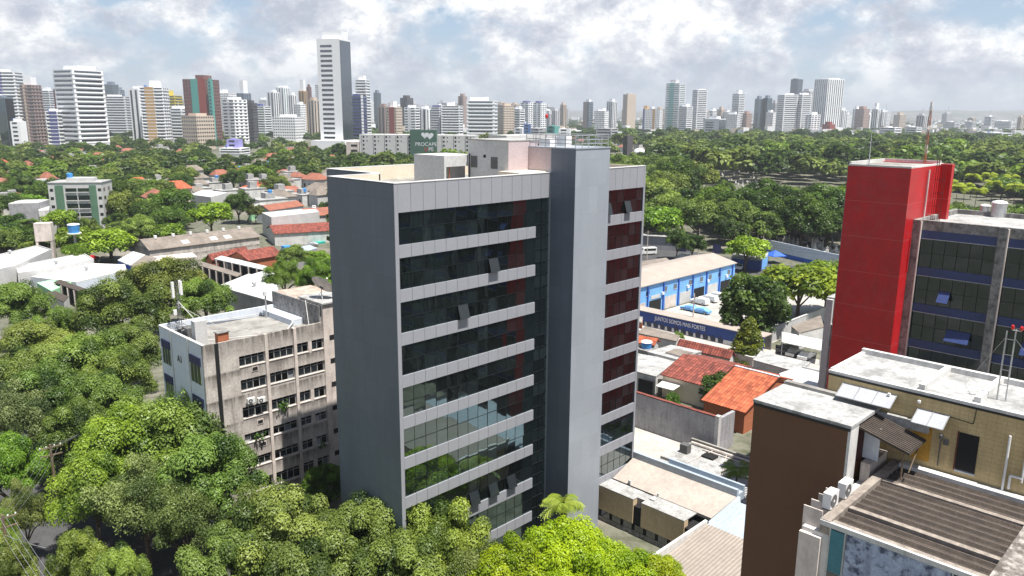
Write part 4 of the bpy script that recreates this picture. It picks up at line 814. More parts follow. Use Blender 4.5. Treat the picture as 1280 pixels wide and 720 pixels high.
p1, p2 = gf(G(800, 466, 3.4)), gf(G(818, 470, 3.4)); d = (p2-p1).normalized(); nr = Vector((d.y, -d.x, 0))
p1, p2 = p1+nr*.1, p2+nr*.1
MB().hexa([(p1.x, p1.y, .1), (p2.x, p2.y, .1), (p2.x-nr.x*.3, p2.y-nr.y*.3, .1), (p1.x-nr.x*.3, p1.y-nr.y*.3, .1)], [(p1.x, p1.y, 2.8), (p2.x, p2.y, 2.8), (p2.x-nr.x*.3, p2.y-nr.y*.3, 2.8), (p1.x-nr.x*.3, p1.y-nr.y*.3, 2.8)]).build('doorway', M['dark'], gh)
low('cream_house', 'narrow cream wall between the pale garage and the red tiled house', 'house', [(838, 466), (849, 450), (858, 452), (850, 470)], 3.2, 'cream', 'roofwhite')
cp = grid_thing('carport', 'light sheet carport in front of the weathered red tiled house', 'carport', *AB(840, 478, 2.6)); f = loc_of(cp); qs = [f((*G(x, y, 2.7)[:2], 0)) for x, y in ((821.3, 480.2), (842.7, 485.5), (857.9, 475.6), (838.8, 466.4))]
MB().hexa([(p.x, p.y, 2.65) for p in qs], [(p.x, p.y, 2.75) for p in qs]).build('sheet', M['offwhite'], cp); [MB().tube((p.x*.95, p.y*.95, 0), (p.x*.95, p.y*.95, 2.65), .06, 6).build('post', M['steel'], cp) for p in qs]; BLOCKED.append((cp.location.x, cp.location.y, 5))
gable('tiled_house', 'large house with a bright orange tiled roof and a bluish ridge', 'house', (893, 502), (934, 513), (920.5, 454.6), (972.5, 467), 3.3, 6.3, 'brick', 'tile_orange', cap='bluewhite')
low('flat_roof_house', 'wide beige flat roof beside the cone-shaped tree', 'house', [(943, 447), (952, 436), (1014, 449), (1000, 462)], 3.6, 'offwhite', 'roofwhite', .01, .2)
low('flat_roof_house', 'bright white flat roof left of the red tower foot', 'house', [(975, 466), (1003, 456), (1030, 462), (1024, 482), (990, 492)], 4.6, 'white', 'white', .0, .2, .3)
cs = grid_thing('carport', 'wide white sheet carport over parked cars left of the red tower', 'carport', *AB(1000, 424, 2.6)); f = loc_of(cs); qs = [f((*G(x, y, 2.7)[:2], 0)) for x, y in ((978, 423.2), (1028, 433.5), (1030, 420), (978, 410.5))]
MB().hexa([(p.x, p.y, 2.65) for p in qs], [(p.x, p.y, 2.78) for p in qs]).build('sheet', M['white'], cs); [MB().tube((p.x*.96, p.y*.96, 0), (p.x*.96, p.y*.96, 2.65), .07, 6).build('post', M['steel'], cs) for p in qs]; BLOCKED.append((cs.location.x, cs.location.y, 9))
for i, (x, y, lab, c_) in enumerate(((983, 432, 'grey car at the left end under the white carport', 'grille'), (994, 436, 'silver car in the middle under the white carport', 'steel'), (1009, 440, 'white car at the right end under the white carport', 'plastic'))): car(lab, G(x, y, .5), TH+R_(182), 'sedan', c_, 'cars under the white carport')
low('shed', 'brown-grey shed roof between the white carport and the yellow-green trees', 'shed', [(990, 404), (1026, 390), (1030, 404), (1000, 412)], 3.2, 'offwhite', 'fibro_grey', .02)
low('white_house', 'low white lean-to left of the big boundary wall', 'shed', [(760, 500), (795, 490), (797, 498), (765, 512)], 3, 'offwhite', 'roofgrey')
wt = thing('water_tank', 'blue and white round water tank on a dark box by the small orange roof', 'water tank', (*G(809, 434, 3)[:2], 0), TH); MB().box(-1.6, 1.0, -1.4, 1.4, 0, 3.2).build('stand', M['concrete_grey'], wt); MB().lathe([(.85, 3.2), (1.0, 4.3)], n=18).build('drum', M['tankblue'], wt); MB().lathe([(1.05, 4.3), (.9, 4.5), (.2, 4.6)], n=18).build('lid', M['plastic'], wt)
low('kiosk', 'police kiosk with a pale roof and blue and white walls beyond the depot', 'kiosk', [(914, 318.5), (951, 321.5), (957, 312.5), (921, 310.5)], 3.2, 'bluedeep', 'roofwhite', .04)
low('kiosk', 'small white room with a light blue panel right of the police kiosk', 'kiosk', [(945, 320), (958, 317), (960, 311), (950, 311)], 3.4, 'blue', 'roofwhite', .02)
tn = thing('market_tent', 'bright blue pointed canopy tent in front of the cemetery wall', 'tent', (*G(968, 316, 2)[:2], 0), TH+.3); MB().lathe([(3.4, 2.3), (3.3, 2.5), (.1, 3.9)], n=4).build('canopy', M['bluemid'], tn); [MB().tube((2.2*sx, 2.2*sy, 0), (2.2*sx, 2.2*sy, 2.4), .05, 5).build('pole', M['steel'], tn) for sx in (-1, 1) for sy in (-1, 1)]
p1, p2 = G(955, 312, 0), G(1062, 336, 0); cw = thing('cemetery_wall', 'long whitewashed cemetery wall with a blue painted base', 'wall', (p1.x, p1.y, 0), math.atan2(p2.y-p1.y, p2.x-p1.x)); ln = (p2-p1).length
MB().box(0, ln, 0, .3, 1.3, 4.6).build('panel', M['bluewhite'], cw); MB().box(0, ln, -.03, .33, 0, 1.29).build('blue_base', M['bluemid'], cw)
p1, p2 = G(798, 309, 0), G(862, 312, 0); gw = thing('street_wall', 'grey-white street wall with navy doors behind the parked van', 'wall', (p1.x, p1.y, 0), math.atan2(p2.y-p1.y, p2.x-p1.x)); ln = (p2-p1).length
MB().box(-8, ln, 0, 6, 0, 4.5).build('panel', M['wall_grey'], gw); MB().box(-8.3, ln+.3, -.4, 6.5, 4.5, 4.7).build('roof', M['roofwhite'], gw); [MB().box(x, x+2.6, -.06, -.001, 0, 3).build('gate', M['navy'], gw) for x in (13, 24)]
car('white van parked on the street at the edge of the office block', G(809, 313, .8), R_(15), 'van'); car('white car on the street left of the small street tree', G(853, 319, .6), R_(10), 'suv'); car('dark-windowed white car at the right corner of the blue depot', G(925, 330, .6), R_(60), 'suv')
gable('grey_shed', 'dark corrugated shed behind the left end of the blue depot', 'shed', (800, 336), (838, 330), (800, 325), (832, 320), 4, 5.4, 'concrete_grey', 'fibro_grey')
tombs = [None]; r2 = random.Random(21); ti = 0
def tomb(k, p, rz, lab, grp):
    t_ = thing('tomb', lab, 'tomb', (p[0], p[1], 0), rz, grp); MB().box(-.6, .6, -1.1, 1.1, 0, .8+.2*k).build('slab', M['tomb'], t_); MB().box(-.5, .5, .9, 1.1, .8, 1.6+.5*k).box(-.12, .12, .93, 1.07, 1.6+.5*k, 2.6+.5*k).box(-.4, .4, .93, 1.07, 2.0+.5*k, 2.2+.5*k).build('cross', M['tomb'], t_); return t_
tp = [tomb(k, G(905+k*3, 222, 0), .3*k, 'white cemetery tomb with a cross in the gap between the big park trees', 'white tombs in the park clearing') for k in range(3)]
for k in range(46): p = G(r2.uniform(888, 945), r2.uniform(212, 232), 0); c_ = copy_tree(tp[k % 3]); c_.location = (p.x, p.y, 0); c_.rotation_euler.z = r2.uniform(0, 3)
for k in range(44): p = G(r2.uniform(938, 1052), r2.uniform(294, 314), 0); c_ = copy_tree(tp[k % 3]); c_.location = (p.x, p.y, 0); c_.rotation_euler.z = r2.uniform(0, 3); c_['label'] = 'pale tomb in the shade behind the cemetery wall'; c_['group'] = 'pale tombs behind the cemetery wall'

sheet('avenue', strip((-84, 340), (-172, 655), 9), .012, M['asphalt'], label='straight avenue with parked cars seen running away at the left of the office block', cat='road')
for k in range(9): u_ = .08+.1*k; car(('white', 'silver', 'dark', 'red')[k % 4]+' car on the distant avenue, number of cars in a line' if False else ('white', 'silver', 'dark', 'red')[k % 4]+' car in the line of cars on the distant avenue', (-84-88*u_+(2 if k % 2 else -2), 340+315*u_), R_(106), 'sedan', ('plastic', 'steel', 'mullion', 'red')[k % 4], ('white', 'silver', 'dark', 'red')[k % 4]+' cars on the avenue')
# ------------------------------------------------------------------ left middle ground
gb_p = G(66, 300, 0); gbx = thing('apartment_building', 'white apartment block with two dark green tiled strips', 'apartment block', (gb_p.x, gb_p.y, 0), R_(10)); BLOCKED.append((gb_p.x+9, gb_p.y+6, 13))
wpx = 62*gb_p.y/976; HB = 18.4
MB().box(0, wpx, 0, 12, 0, HB).build('wall', M['white'], gbx); MB().box(-.2, wpx+.2, -.2, 12.2, HB, HB+.25).build('roof', M['roofwhite'], gbx); MB().box(wpx*.3, wpx*.8, 3, 8, HB+.25, HB+1.6).build('roof_room', M['white'], gbx)
for x0, x1 in ((.13, .28), (.77, .9)): MB().box(wpx*x0, wpx*x1, -.25, -.0, 0, HB-.8).build('green_strip', M['greenwall'], gbx)
for k in range(5):
    z = HB-3.2-3.0*k
    for x0, x1 in ((.32, .53), (.55, .76)): o = MB().box(wpx*x0, wpx*x1, -.06, -.0, z, z+1.3 if k in (0, 3) else z+1.7).build('window', M['farglass'], gbx); MB().box(wpx*x0, wpx*x1, -.35, -.061, z-.3, z-.05).build('sill', M['white'], o)
    for x0 in (.03, .93): MB().box(wpx*x0, wpx*(x0+.06), -.05, -.0, z+.2, z+1.2).build('window', M['farglass'], gbx)
    MB().box(wpx, wpx+.05, 2, 4, z, z+1.2).box(wpx, wpx+.05, 7, 9, z, z+1.2).build('window', M['farglass'], gbx)
tk = thing('roof_tank', 'blue water tank on the green-striped apartment block', 'water tank', (gb_p.x+5, gb_p.y+6, HB+1.8), 0); MB().lathe([(1.0, -.2), (1.1, 1.2), (.3, 1.5)], n=14).build('drum', M['tankblue'], tk)
low('grey_house', 'plain grey two-storey house left of the green-striped block', 'house', [(9, 264), (47, 262), (60, 258), (24, 259)], 9, 'wall_grey', 'white', 0, .3)
low('white_house', 'narrow white annex beside the plain grey house', 'house', [(47, 272), (60, 271), (61, 262), (48, 263)], 6.5, 'offwhite', 'whitesheet')
gable('pink_house', 'pale pink house with an orange-pink tiled roof at the left edge', 'house', (-6, 240), (31, 239), (-2, 231), (27, 230), 7, 9, 'mauve', 'tile_far')
low('white_house', 'small white house with two windows behind the pink house', 'house', [(38, 238), (55, 236), (57, 231), (41, 232)], 7, 'white', 'roofwhite')
low('small_brick_house', 'orange-roofed brick house between the white house and the green-striped block', 'house', [(46, 244), (61, 243), (61, 238), (50, 238)], 5, 'brick', 'tile_far')
wtw = thing('concrete_tower', 'bare concrete water tower frame beside the palm', 'water tower', (*G(60, 338, 0)[:2], 0), R_(18)); MB().box(-2.2, 2.2, -1.6, 1.6, 7, 12.2).build('tank', M['concrete_pale'], wtw); [MB().box(x, x+.6, -1.5, 1.5, 0, 6.99).build('leg', M['concrete_pale'], wtw) for x in (-2.15, 1.55)]; MB().box(-1.5, 1.5, -1.0, 1.0, 4.2, 4.6).build('crossbeam', M['concrete_pale'], wtw)
tkp = thing('water_tank', 'bright blue funnel-shaped water tank on a single pale post', 'water tank', (*G(97, 337, 0)[:2], 0), 0); MB().tube((0, 0, 0), (0, 0, 9.0), .36, 10).build('post', M['concrete_pale'], tkp); MB().lathe([(1.35, 9.2), (1.65, 11.6)], n=20).build('drum', M['tankblue'], tkp); MB().lathe([(1.7, 11.6), (1.5, 11.8), (.2, 12.0)], n=20).build('lid', M['plastic'], tkp); MB().lathe([(1.9, 8.95), (1.9, 9.2)], n=20).build('platform', M['plastic'], tkp)
low('white_clinic', 'long low white building with a stepped white roof at the left edge', 'building', [(-8, 331), (47, 317), (64, 322), (20, 343), (-8, 350)], 5.2, 'white', 'whitesheet', 0, .25, .4)
low('white_clinic', 'low white wing with small navy windows before the left stepped roof', 'building', [(22, 352), (20, 343), (104, 325.5), (117, 333), (60, 347)], 4.4, 'white', 'whitesheet', 0, .25, .3)
low('white_clinic', 'grey-white sheet roof between the white wing and the blue-edged roof', 'building', [(38, 355), (112, 337), (156, 338), (158, 345), (95, 361)], 3.6, 'bluewhite', 'offwhite', 0, .2)
low('mint_shed', 'mint green wall and roof beside the dark open shed', 'shed', [(46, 362), (92, 352), (95, 359), (64, 372)], 3.4, 'mint', 'mint', 0, .1)
low('blue_edge_shed', 'white curved sheet roof with a navy edge near the parked cars', 'shed', [(147, 333), (166, 322), (181, 326), (163, 339)], 4, 'bluemid', 'whitesheet', .02, .3)
low('blue_edge_shed', 'grey sheet roof right of the navy-edged white roof', 'shed', [(163, 339), (182, 326), (196, 329), (178, 344)], 4, 'wall_grey', 'fibro_grey', .02)
for i, (x, y, z, lab) in enumerate(((12, 326, 5.5, 'roof ventilator on the stepped white roof at the left edge'), (70, 338, 4.7, 'roof ventilator on the white wing before the stepped roof'), (108, 345, 3.9, 'roof ventilator on the grey-white sheet roof'), (318, 362, 5.8, 'roof ventilator on the warehouse roof'))):
    q = G(x, y, z); t = thing('roof_vent', lab, 'roof vent', (q.x, q.y, z), 0); MB().lathe([(.3, -.1), (.3, .5)], n=10).build('neck', M['steel'], t); MB().lathe([(.5, .5), (.55, .9), (.2, 1.15)], n=12).build('cowl', M['steel'], t)
q_ = G(60, 346, 2.5)
for i, (x, y) in enumerate(((34, 347), (48, 345), (72, 343), (86, 340))):
    q = G(x, y+3, 2.6); make_ac(label=('leftmost', 'second', 'third', 'rightmost')[i]+' of four air conditioners on the white clinic wing', loc=(q.x, q.y-.3, 2.4), rz=.2, group='air conditioners on the white clinic wing')
def open_shed(label, pts, z, roof, n=5, depth=None):
    P_ = [G(x, y, z) for x, y in pts]; c = sum(P_, Vector())/4; r = thing('open_shed', label, 'shed', (c.x, c.y, 0), TH); f = loc_of(r); q = [f((p.x, p.y, 0)) for p in P_]; BLOCKED.append((c.x, c.y, 8))
    MB().hexa([(p.x, p.y, z-.1) for p in q], [(p.x, p.y, z+.12) for p in q]).build('roof', M[roof], r); a, b_ = q[0], q[1]; bk1, bk2 = q[3], q[2]
    for k in range(n): p = a.lerp(b_, (k+.15)/n)*.97; MB().box(p.x-.22, p.x+.22, p.y-.22, p.y+.22, 0, z-.11).build('pillar', M['concrete_pale'], r)
    i1, i2 = bk1*.95, bk2*.95; j1, j2 = a.lerp(bk1, .55), b_.lerp(bk2, .55)
    MB().hexa([(j1.x, j1.y, 0), (j2.x, j2.y, 0), (i2.x, i2.y, 0), (i1.x, i1.y, 0)], [(j1.x, j1.y, z-.12), (j2.x, j2.y, z-.12), (i2.x, i2.y, z-.12), (i1.x, i1.y, z-.12)]).build('back_wall', M['dark'], r)
open_shed('open shed with a brown sheet roof and dark bays beside the mint wall', [(67, 361), (100, 372.5), (108, 369), (75, 357.5)], 4, 'fibro', 4)
open_shed('long open stall row with a white roof edge, upper of the pair by the warehouse', [(267.5, 329), (331, 342.5), (336, 338), (276, 325)], 4.2, 'white', 6)
open_shed('long open stall row with a dark roof, lower of the pair by the warehouse', [(243, 336), (296, 351), (302, 347), (250, 332)], 4.0, 'fibro_grey', 6)
low('low_shed', 'stained brown lean-to roof half hidden by the left trees', 'shed', [(57, 376), (63, 370), (86, 379), (80, 386)], 3, 'offwhite', 'fibro')
lr, lf, lx = gable('long_shed', 'long workshop under a dark grey corrugated roof with white roof vents', 'workshop', (184.4, 318.3), (330, 301.5), (174, 306), (312, 288.5), 4.5, 7.2, 'concrete', 'fibro_grey')
for k in range(6):
    x = lx[0]+(lx[1]-lx[0])*(.12+.15*k); MB().tube((x, lx[3]-.5, 7.1), (x, lx[3]-.5, 8.0), .5, 10).build('roof_vent', M['plastic'], lr)
for k, x in enumerate((.3, .55, .68)): xx = lx[0]+(lx[1]-lx[0])*x; y_a, y_b = lx[3]*.2, lx[3]*.5; za = 4.5+2.7*.2; zb_ = 4.5+2.7*.5; MB().hexa([(xx, y_a, za+.15), (xx+2.2, y_a, za+.15), (xx+2.2, y_b, zb_+.15), (xx, y_b, zb_+.15)], [(xx, y_a, za+.19), (xx+2.2, y_a, za+.19), (xx+2.2, y_b, zb_+.19), (xx, y_b, zb_+.19)]).build('skylight', M['white'], lr)
low('stained_wall_house', 'stained concrete yard building below the long grey workshop', 'building', [(186, 328), (240, 322), (246, 327), (192, 334)], 3.8, 'concrete', 'concrete_pale', 0, .2)
low('white_villa', 'long white flat-roofed house with terracotta awnings', 'house', [(326, 272), (338, 277.5), (398, 270), (392, 264.5)], 7.5, 'white', 'white', 0, .3, .3)
gable('tiled_house', 'orange-roofed house with a pale blue gable above the white villa', 'house', (336, 268), (372, 262), (334, 260), (370, 254.5), 5, 7, 'bluewhite', 'tile_far')
gable('tiled_house', 'orange-roofed house with a balcony beside the office block edge', 'house', (386, 274), (412, 272), (384, 264), (410, 262), 6, 8, 'white', 'tile_far')
gable('tiled_house', 'wide red tiled roof below the white villa', 'house', (340, 296), (412, 293), (337, 286), (410, 281), 4, 6, 'offwhite', 'tile_red')
gable('tiled_house', 'red tiled roof just above the open stall rows', 'house', (311, 331), (345, 324), (306, 318), (340, 312), 3.8, 5.8, 'brick', 'tile_red')
gable('tiled_house', 'small red tiled roof left of the larger red roof by the stalls', 'house', (264, 331), (312, 320), (262, 323), (306, 313), 3.4, 5, 'brick', 'tile_red')
low('sheet_roof', 'cream sheet roof between the red roofs and the stall rows', 'shed', [(278, 329), (305, 322), (312, 329), (284, 335)], 3.6, 'offwhite', 'roofwhite')
low('teal_court', 'bright teal-green court next to the office block', 'court', [(386, 303), (404, 300), (406, 305), (390, 308)], .6, 'teal', 'teal', 0, .05)
car('silver car parked by the teal court', G(389, 309, .6), R_(10), 'sedan', 'steel'); car('dark car parked under the street tree at left', G(128, 335, .6), R_(30), 'sedan', 'mullion'); car('red car glimpsed beside the white wing at left', G(113, 330, .6), R_(60), 'sedan', 'red')
low('grey_lean_to', 'long grey sheet roof with a blue tank behind the green trees', 'shed', [(346, 320), (386, 310), (396, 314), (358, 326)], 4, 'wall_grey', 'paleblue')
tk = thing('roof_tank', 'blue square water tank on the long grey sheet roof', 'water tank', (*G(357, 318, 4.3)[:2], 4.2), TH); MB().box(-1, 1, -1, 1, 0, 1.8).build('drum', M['tankblue'], tk, .1)
low('warehouse', 'white sheet-roofed warehouse with grey panel walls', 'warehouse', [(276, 362), (311, 347.5), (345, 357), (352, 385), (292, 369)], 5.5, 'wall_grey', 'whitesheet', 0, .2)
low('white_shed', 'narrow white roof between the stalls and the warehouse', 'shed', [(312, 349), (334, 342), (348, 350), (340, 358)], 4.0, 'offwhite', 'whitesheet')
low('white_house', 'two-storey white house with an orange porch among the trees', 'house', [(236, 249), (262, 252), (283, 246), (252, 243)], 7, 'white', 'white')
low('green_wall_house', 'white house with a bright green wall left of the orange roofs', 'house', [(309, 266), (330, 262), (332, 258), (312, 260)], 5, 'mint', 'roofwhite')

# ------------------------------------------------------------------ hospital building with the green sign
hp = G(448, 205, 6); D_ = hp.y; s_ = D_/976
hs = thing('hospital', 'long white hospital block with dark window slots and a tall green sign wall', 'hospital', (hp.x, D_, 0), R_(-6)); BLOCKED.append((hp.x+70*s_, D_+20, 75*s_))
ztop = 44-(167-141)*s_*1.0; Lh = 143*s_
MB().box(0, Lh, 0, 22, 0, ztop).build('wall', M['white'], hs)
for k in range(10):
    x = Lh*(.03+.1*k)
    if 62*s_ < x < 98*s_: continue
    o = MB()
    for z in range(6): o.box(x, x+1.3, -.05, .0, ztop-2.6-3.1*z, ztop-1.0-3.1*z)
    o.build('window', M['dark'], hs); MB().box(x-.35, x-.05, -.5, .0, 0, ztop+.4).build('pier', M['white'], hs)
    MB().box(x+3, x+3.9, -.05, 0, ztop-2.2, ztop-1.4).box(x+3, x+3.9, -.05, 0, ztop-5.3, ztop-4.5).build('window', M['dark'], hs)
gx0, gx1 = 64*s_, 97*s_; zg = 44-(161-141)*s_
gs = MB().box(gx0, gx1, -1.6, 3, 0, zg).build('sign_wall', M['signgreen'], hs); cxs = (gx0+gx1)/2; wd = gx1-gx0
text('PROCAPE', wd*.19, (cxs+wd*.1, -1.66, zg-17.2*s_), (R_(90), 0, 0), M['lettering'], gs, ext=.05)
text('PE', wd*.2, (cxs+wd*.29, -1.66, zg-23.2*s_), (R_(90), 0, 0), M['lettering'], gs, ext=.05); text('U', wd*.2, (cxs+wd*.1, -1.66, zg-23.2*s_), (R_(90), 0, 0), M['redlamp'], gs, ext=.05)
def heart(cx, cz, r, y, o): 
    pts = []
    for i in range(28): t_ = 2*math.pi*i/28; pts.append((cx+r*math.sin(t_)**3, y, cz+r/16*(13*math.cos(t_)-5*math.cos(2*t_)-2*math.cos(3*t_)-math.cos(4*t_))))
    o.poly(pts[::-1])
hm = MB(); heart(cxs+wd*.06, zg-6.2*s_, wd*.13, -1.68, hm); heart(cxs+wd*.25, zg-6.8*s_, wd*.14, -1.7, hm); hm.build('heart_emblem', M['lettering'], gs)
q = MB(); [q.box(cxs-wd*.3+k*wd*.06, cxs-wd*.3+k*wd*.06+wd*.04, -1.66, -1.61, zg-(13.2 if k < 6 else 28)*s_, zg-(12.6 if k < 6 else 27.3)*s_) for k in range(9)]; q.build('small_marks', M['darkletter'], gs)
x0 = -16*s_; q = MB().box(x0, -.5, -2, 14, 0, 44-(176-141)*s_).build('grey_wing', M['concrete_pale'], hs); [MB().box(x0+6*s_, -1.2, -2.06, -2.0, z, z+1.6).build('window', M['dark'], q) for z in (6, 10, 14, 18)]
# ------------------------------------------------------------------ skyline: every tower stands on the ground at its own distance
CW = dict(w=(.84, .85, .87), g=(.5, .5, .52), lg=(.7, .71, .74), be=(.55, .46, .38), tan=(.42, .27, .12), br=(.2, .1, .085), rd=(.27, .07, .055), mv=(.34, .26, .24), dk=(.1, .095, .1), nv=(.07, .08, .22), te=(.1, .33, .3), pk=(.42, .29, .25), pv=(.3, .28, .6), sl=(.2, .24, .3), ye=(.6, .5, .08), gn=(.1, .15, .13), bl=(.1, .18, .38))
WM = {k: mat('tower_render_'+n, c, tuple(x*.93 for x in c), .05, .75, fine=.04) for (k, c), n in zip(CW.items(), 'white grey pale_grey beige tan brown red mauve charcoal navy teal pink violet slate yellow green blue'.split())}
WM['gl'] = glass('far_blue_glass', (.15, .18, .24), .05, 0, .02); WM['gd'] = M['farglass']; WM['gt'] = glass('far_teal_glass', (.1, .2, .2), .05, 0, .03)
def crc(q): return sum(ord(c)*(i+3) for i, c in enumerate(q))
def tower(x0, x1, yt, D, label, wall='w', glz='gd', style='bands', fl=.5, crown=None, crown_m=None, fh=4.1, accent=None, name='tower_block', cat='tower', base=None):
    wpx = x1-x0; xc = x0+wpx*fl; r0 = ray(xc, 150); X, Y = r0.x/r0.y*D, D
    H_ = ZV(xc, yt, X, Y); m_px = D/FPX; w = wpx*m_px; al = max(.06, (1-fl)*math.pi/2*.95) if fl < 1 else .03
    A = w*fl/math.cos(al); B = min(max(w*(1-fl)/math.sin(al), w*.35), w*1.2) if fl < 1 else w*.6
    ang = math.atan2(-Y, -X)-math.atan2(-math.cos(al), math.sin(al))
    t = thing(name, label, cat, (X, Y, 0), ang, None); BLOCKED.append((X, Y, max(A, B)*.75))
    MB().box(-A, 0, 0, B, 0, H_).build('walls', WM[wall], t)
    nf = max(3, int(H_/fh)); fh = H_/nf; g = MB(); e = .09; mg = .07
    lim = 100
    for z in range(1, nf):
        z0 = z*fh+fh*.34; z1 = z*fh+fh*.76
        if style == 'bands': g.box(-A*(1-mg), -A*mg, -e, -.001, z0, z1); g.box(.001, e, B*mg, B*(1-mg), z0, z1)
        elif style == 'grid':
            n = max(3, int(A/3.4)); [g.box(-A+A*(k+.22)/n, -A+A*(k+.78)/n, -e, -.001, z0, z1) for k in range(n)]; n = max(3, int(B/3.4)); [g.box(.001, e, B*(k+.22)/n, B*(k+.78)/n, z0, z1) for k in range(n)]
        elif style == 'blank': g.box(-A*.8, -A*.3, -e, -.001, z0, z1)
        elif style == 'mix':
            g.box(-A*.95, -A*.62, -e, -.001, z0, z1); g.box(-A*.38, -A*.05, -e, -.001, z0, z1); [g.box(.001, e, B*(k+.25)/3, B*(k+.75)/3, z0, z1) for k in range(3)]
    if style == 'vert':
        n = max(2, int(A/6)); [g.box(-A+A*(k+.3)/n, -A+A*(k+.7)/n, -e, -.001, fh, H_-fh*.5) for k in range(n)]; n = max(2, int(B/6)); [g.box(.001, e, B*(k+.3)/n, B*(k+.7)/n, fh, H_-fh*.5) for k in range(n)]
    if style == 'glass': g.box(-A*.985, -A*.015, -e, -.001, 2, H_-1.5); g.box(.001, e, B*.015, B*.985, 2, H_-1.5)
    if style == 'glassR': [g.box(-A*.85, -A*.35, -e, -.001, z*fh+fh*.3, z*fh+fh*.75) for z in range(2, nf-1)]; g.box(.001, e, 0, B, 2, H_-1.5)
    g.build('glazing', WM[glz], t)
    if style in ('bands', 'mix') and wpx > 11:
        s = MB(); [s.box(-A*.99, .0 if fl > .95 else .5, -.45, -.1, z*fh-.1, z*fh+fh*.14) for z in range(1, nf)]
        if fl < .95: [s.box(.1, .45, 0, B*.99, z*fh-.1, z*fh+fh*.14) for z in range(1, nf)]
        s.build('balcony_slab', WM[wall], t)
    cr = crown or (.25, .75, 3); c0, c1, dy = cr; hh = dy*m_px
    MB().box(-A+A*c0, -A+A*c1, B*.2, B*.8, H_, H_+hh).build('roof_crown', WM[crown_m or wall], t)
    if accent:                                                     # coloured vertical panels: (from, to, material) as shares of the left face
        for f0, f1, mm in accent: MB().box(-A+A*f0, -A+A*f1, -.35, -.12, 0, H_+(.8 if f1-f0 < .3 else .2)).build('colour_panel', WM[mm], t)
    if base: bx, by, bm = base; q = MB().box(-A*(1+bx), A*bx, -A*.35, B*1.2, 0, by*m_px).build('podium', WM[bm], t)
    if crc(label) % 3 == 0: xm = -A*(.3+.4*((crc(label)//3) % 10)/10); MB().tube((xm, B*.5, H_), (xm, B*.5, H_+(5+crc(label) % 7)*m_px), .22*m_px, 5).build('roof_antenna', WM['g'], t)
    if crc(label) % 2 == 0: MB().lathe([(1.6, 0), (1.8, 2.6), (.5, 3.2)], (-A*.85, B*.5, H_), 10).build('roof_tank', WM['bl' if crc(label) % 4 == 0 else 'lg'], t)
    return t
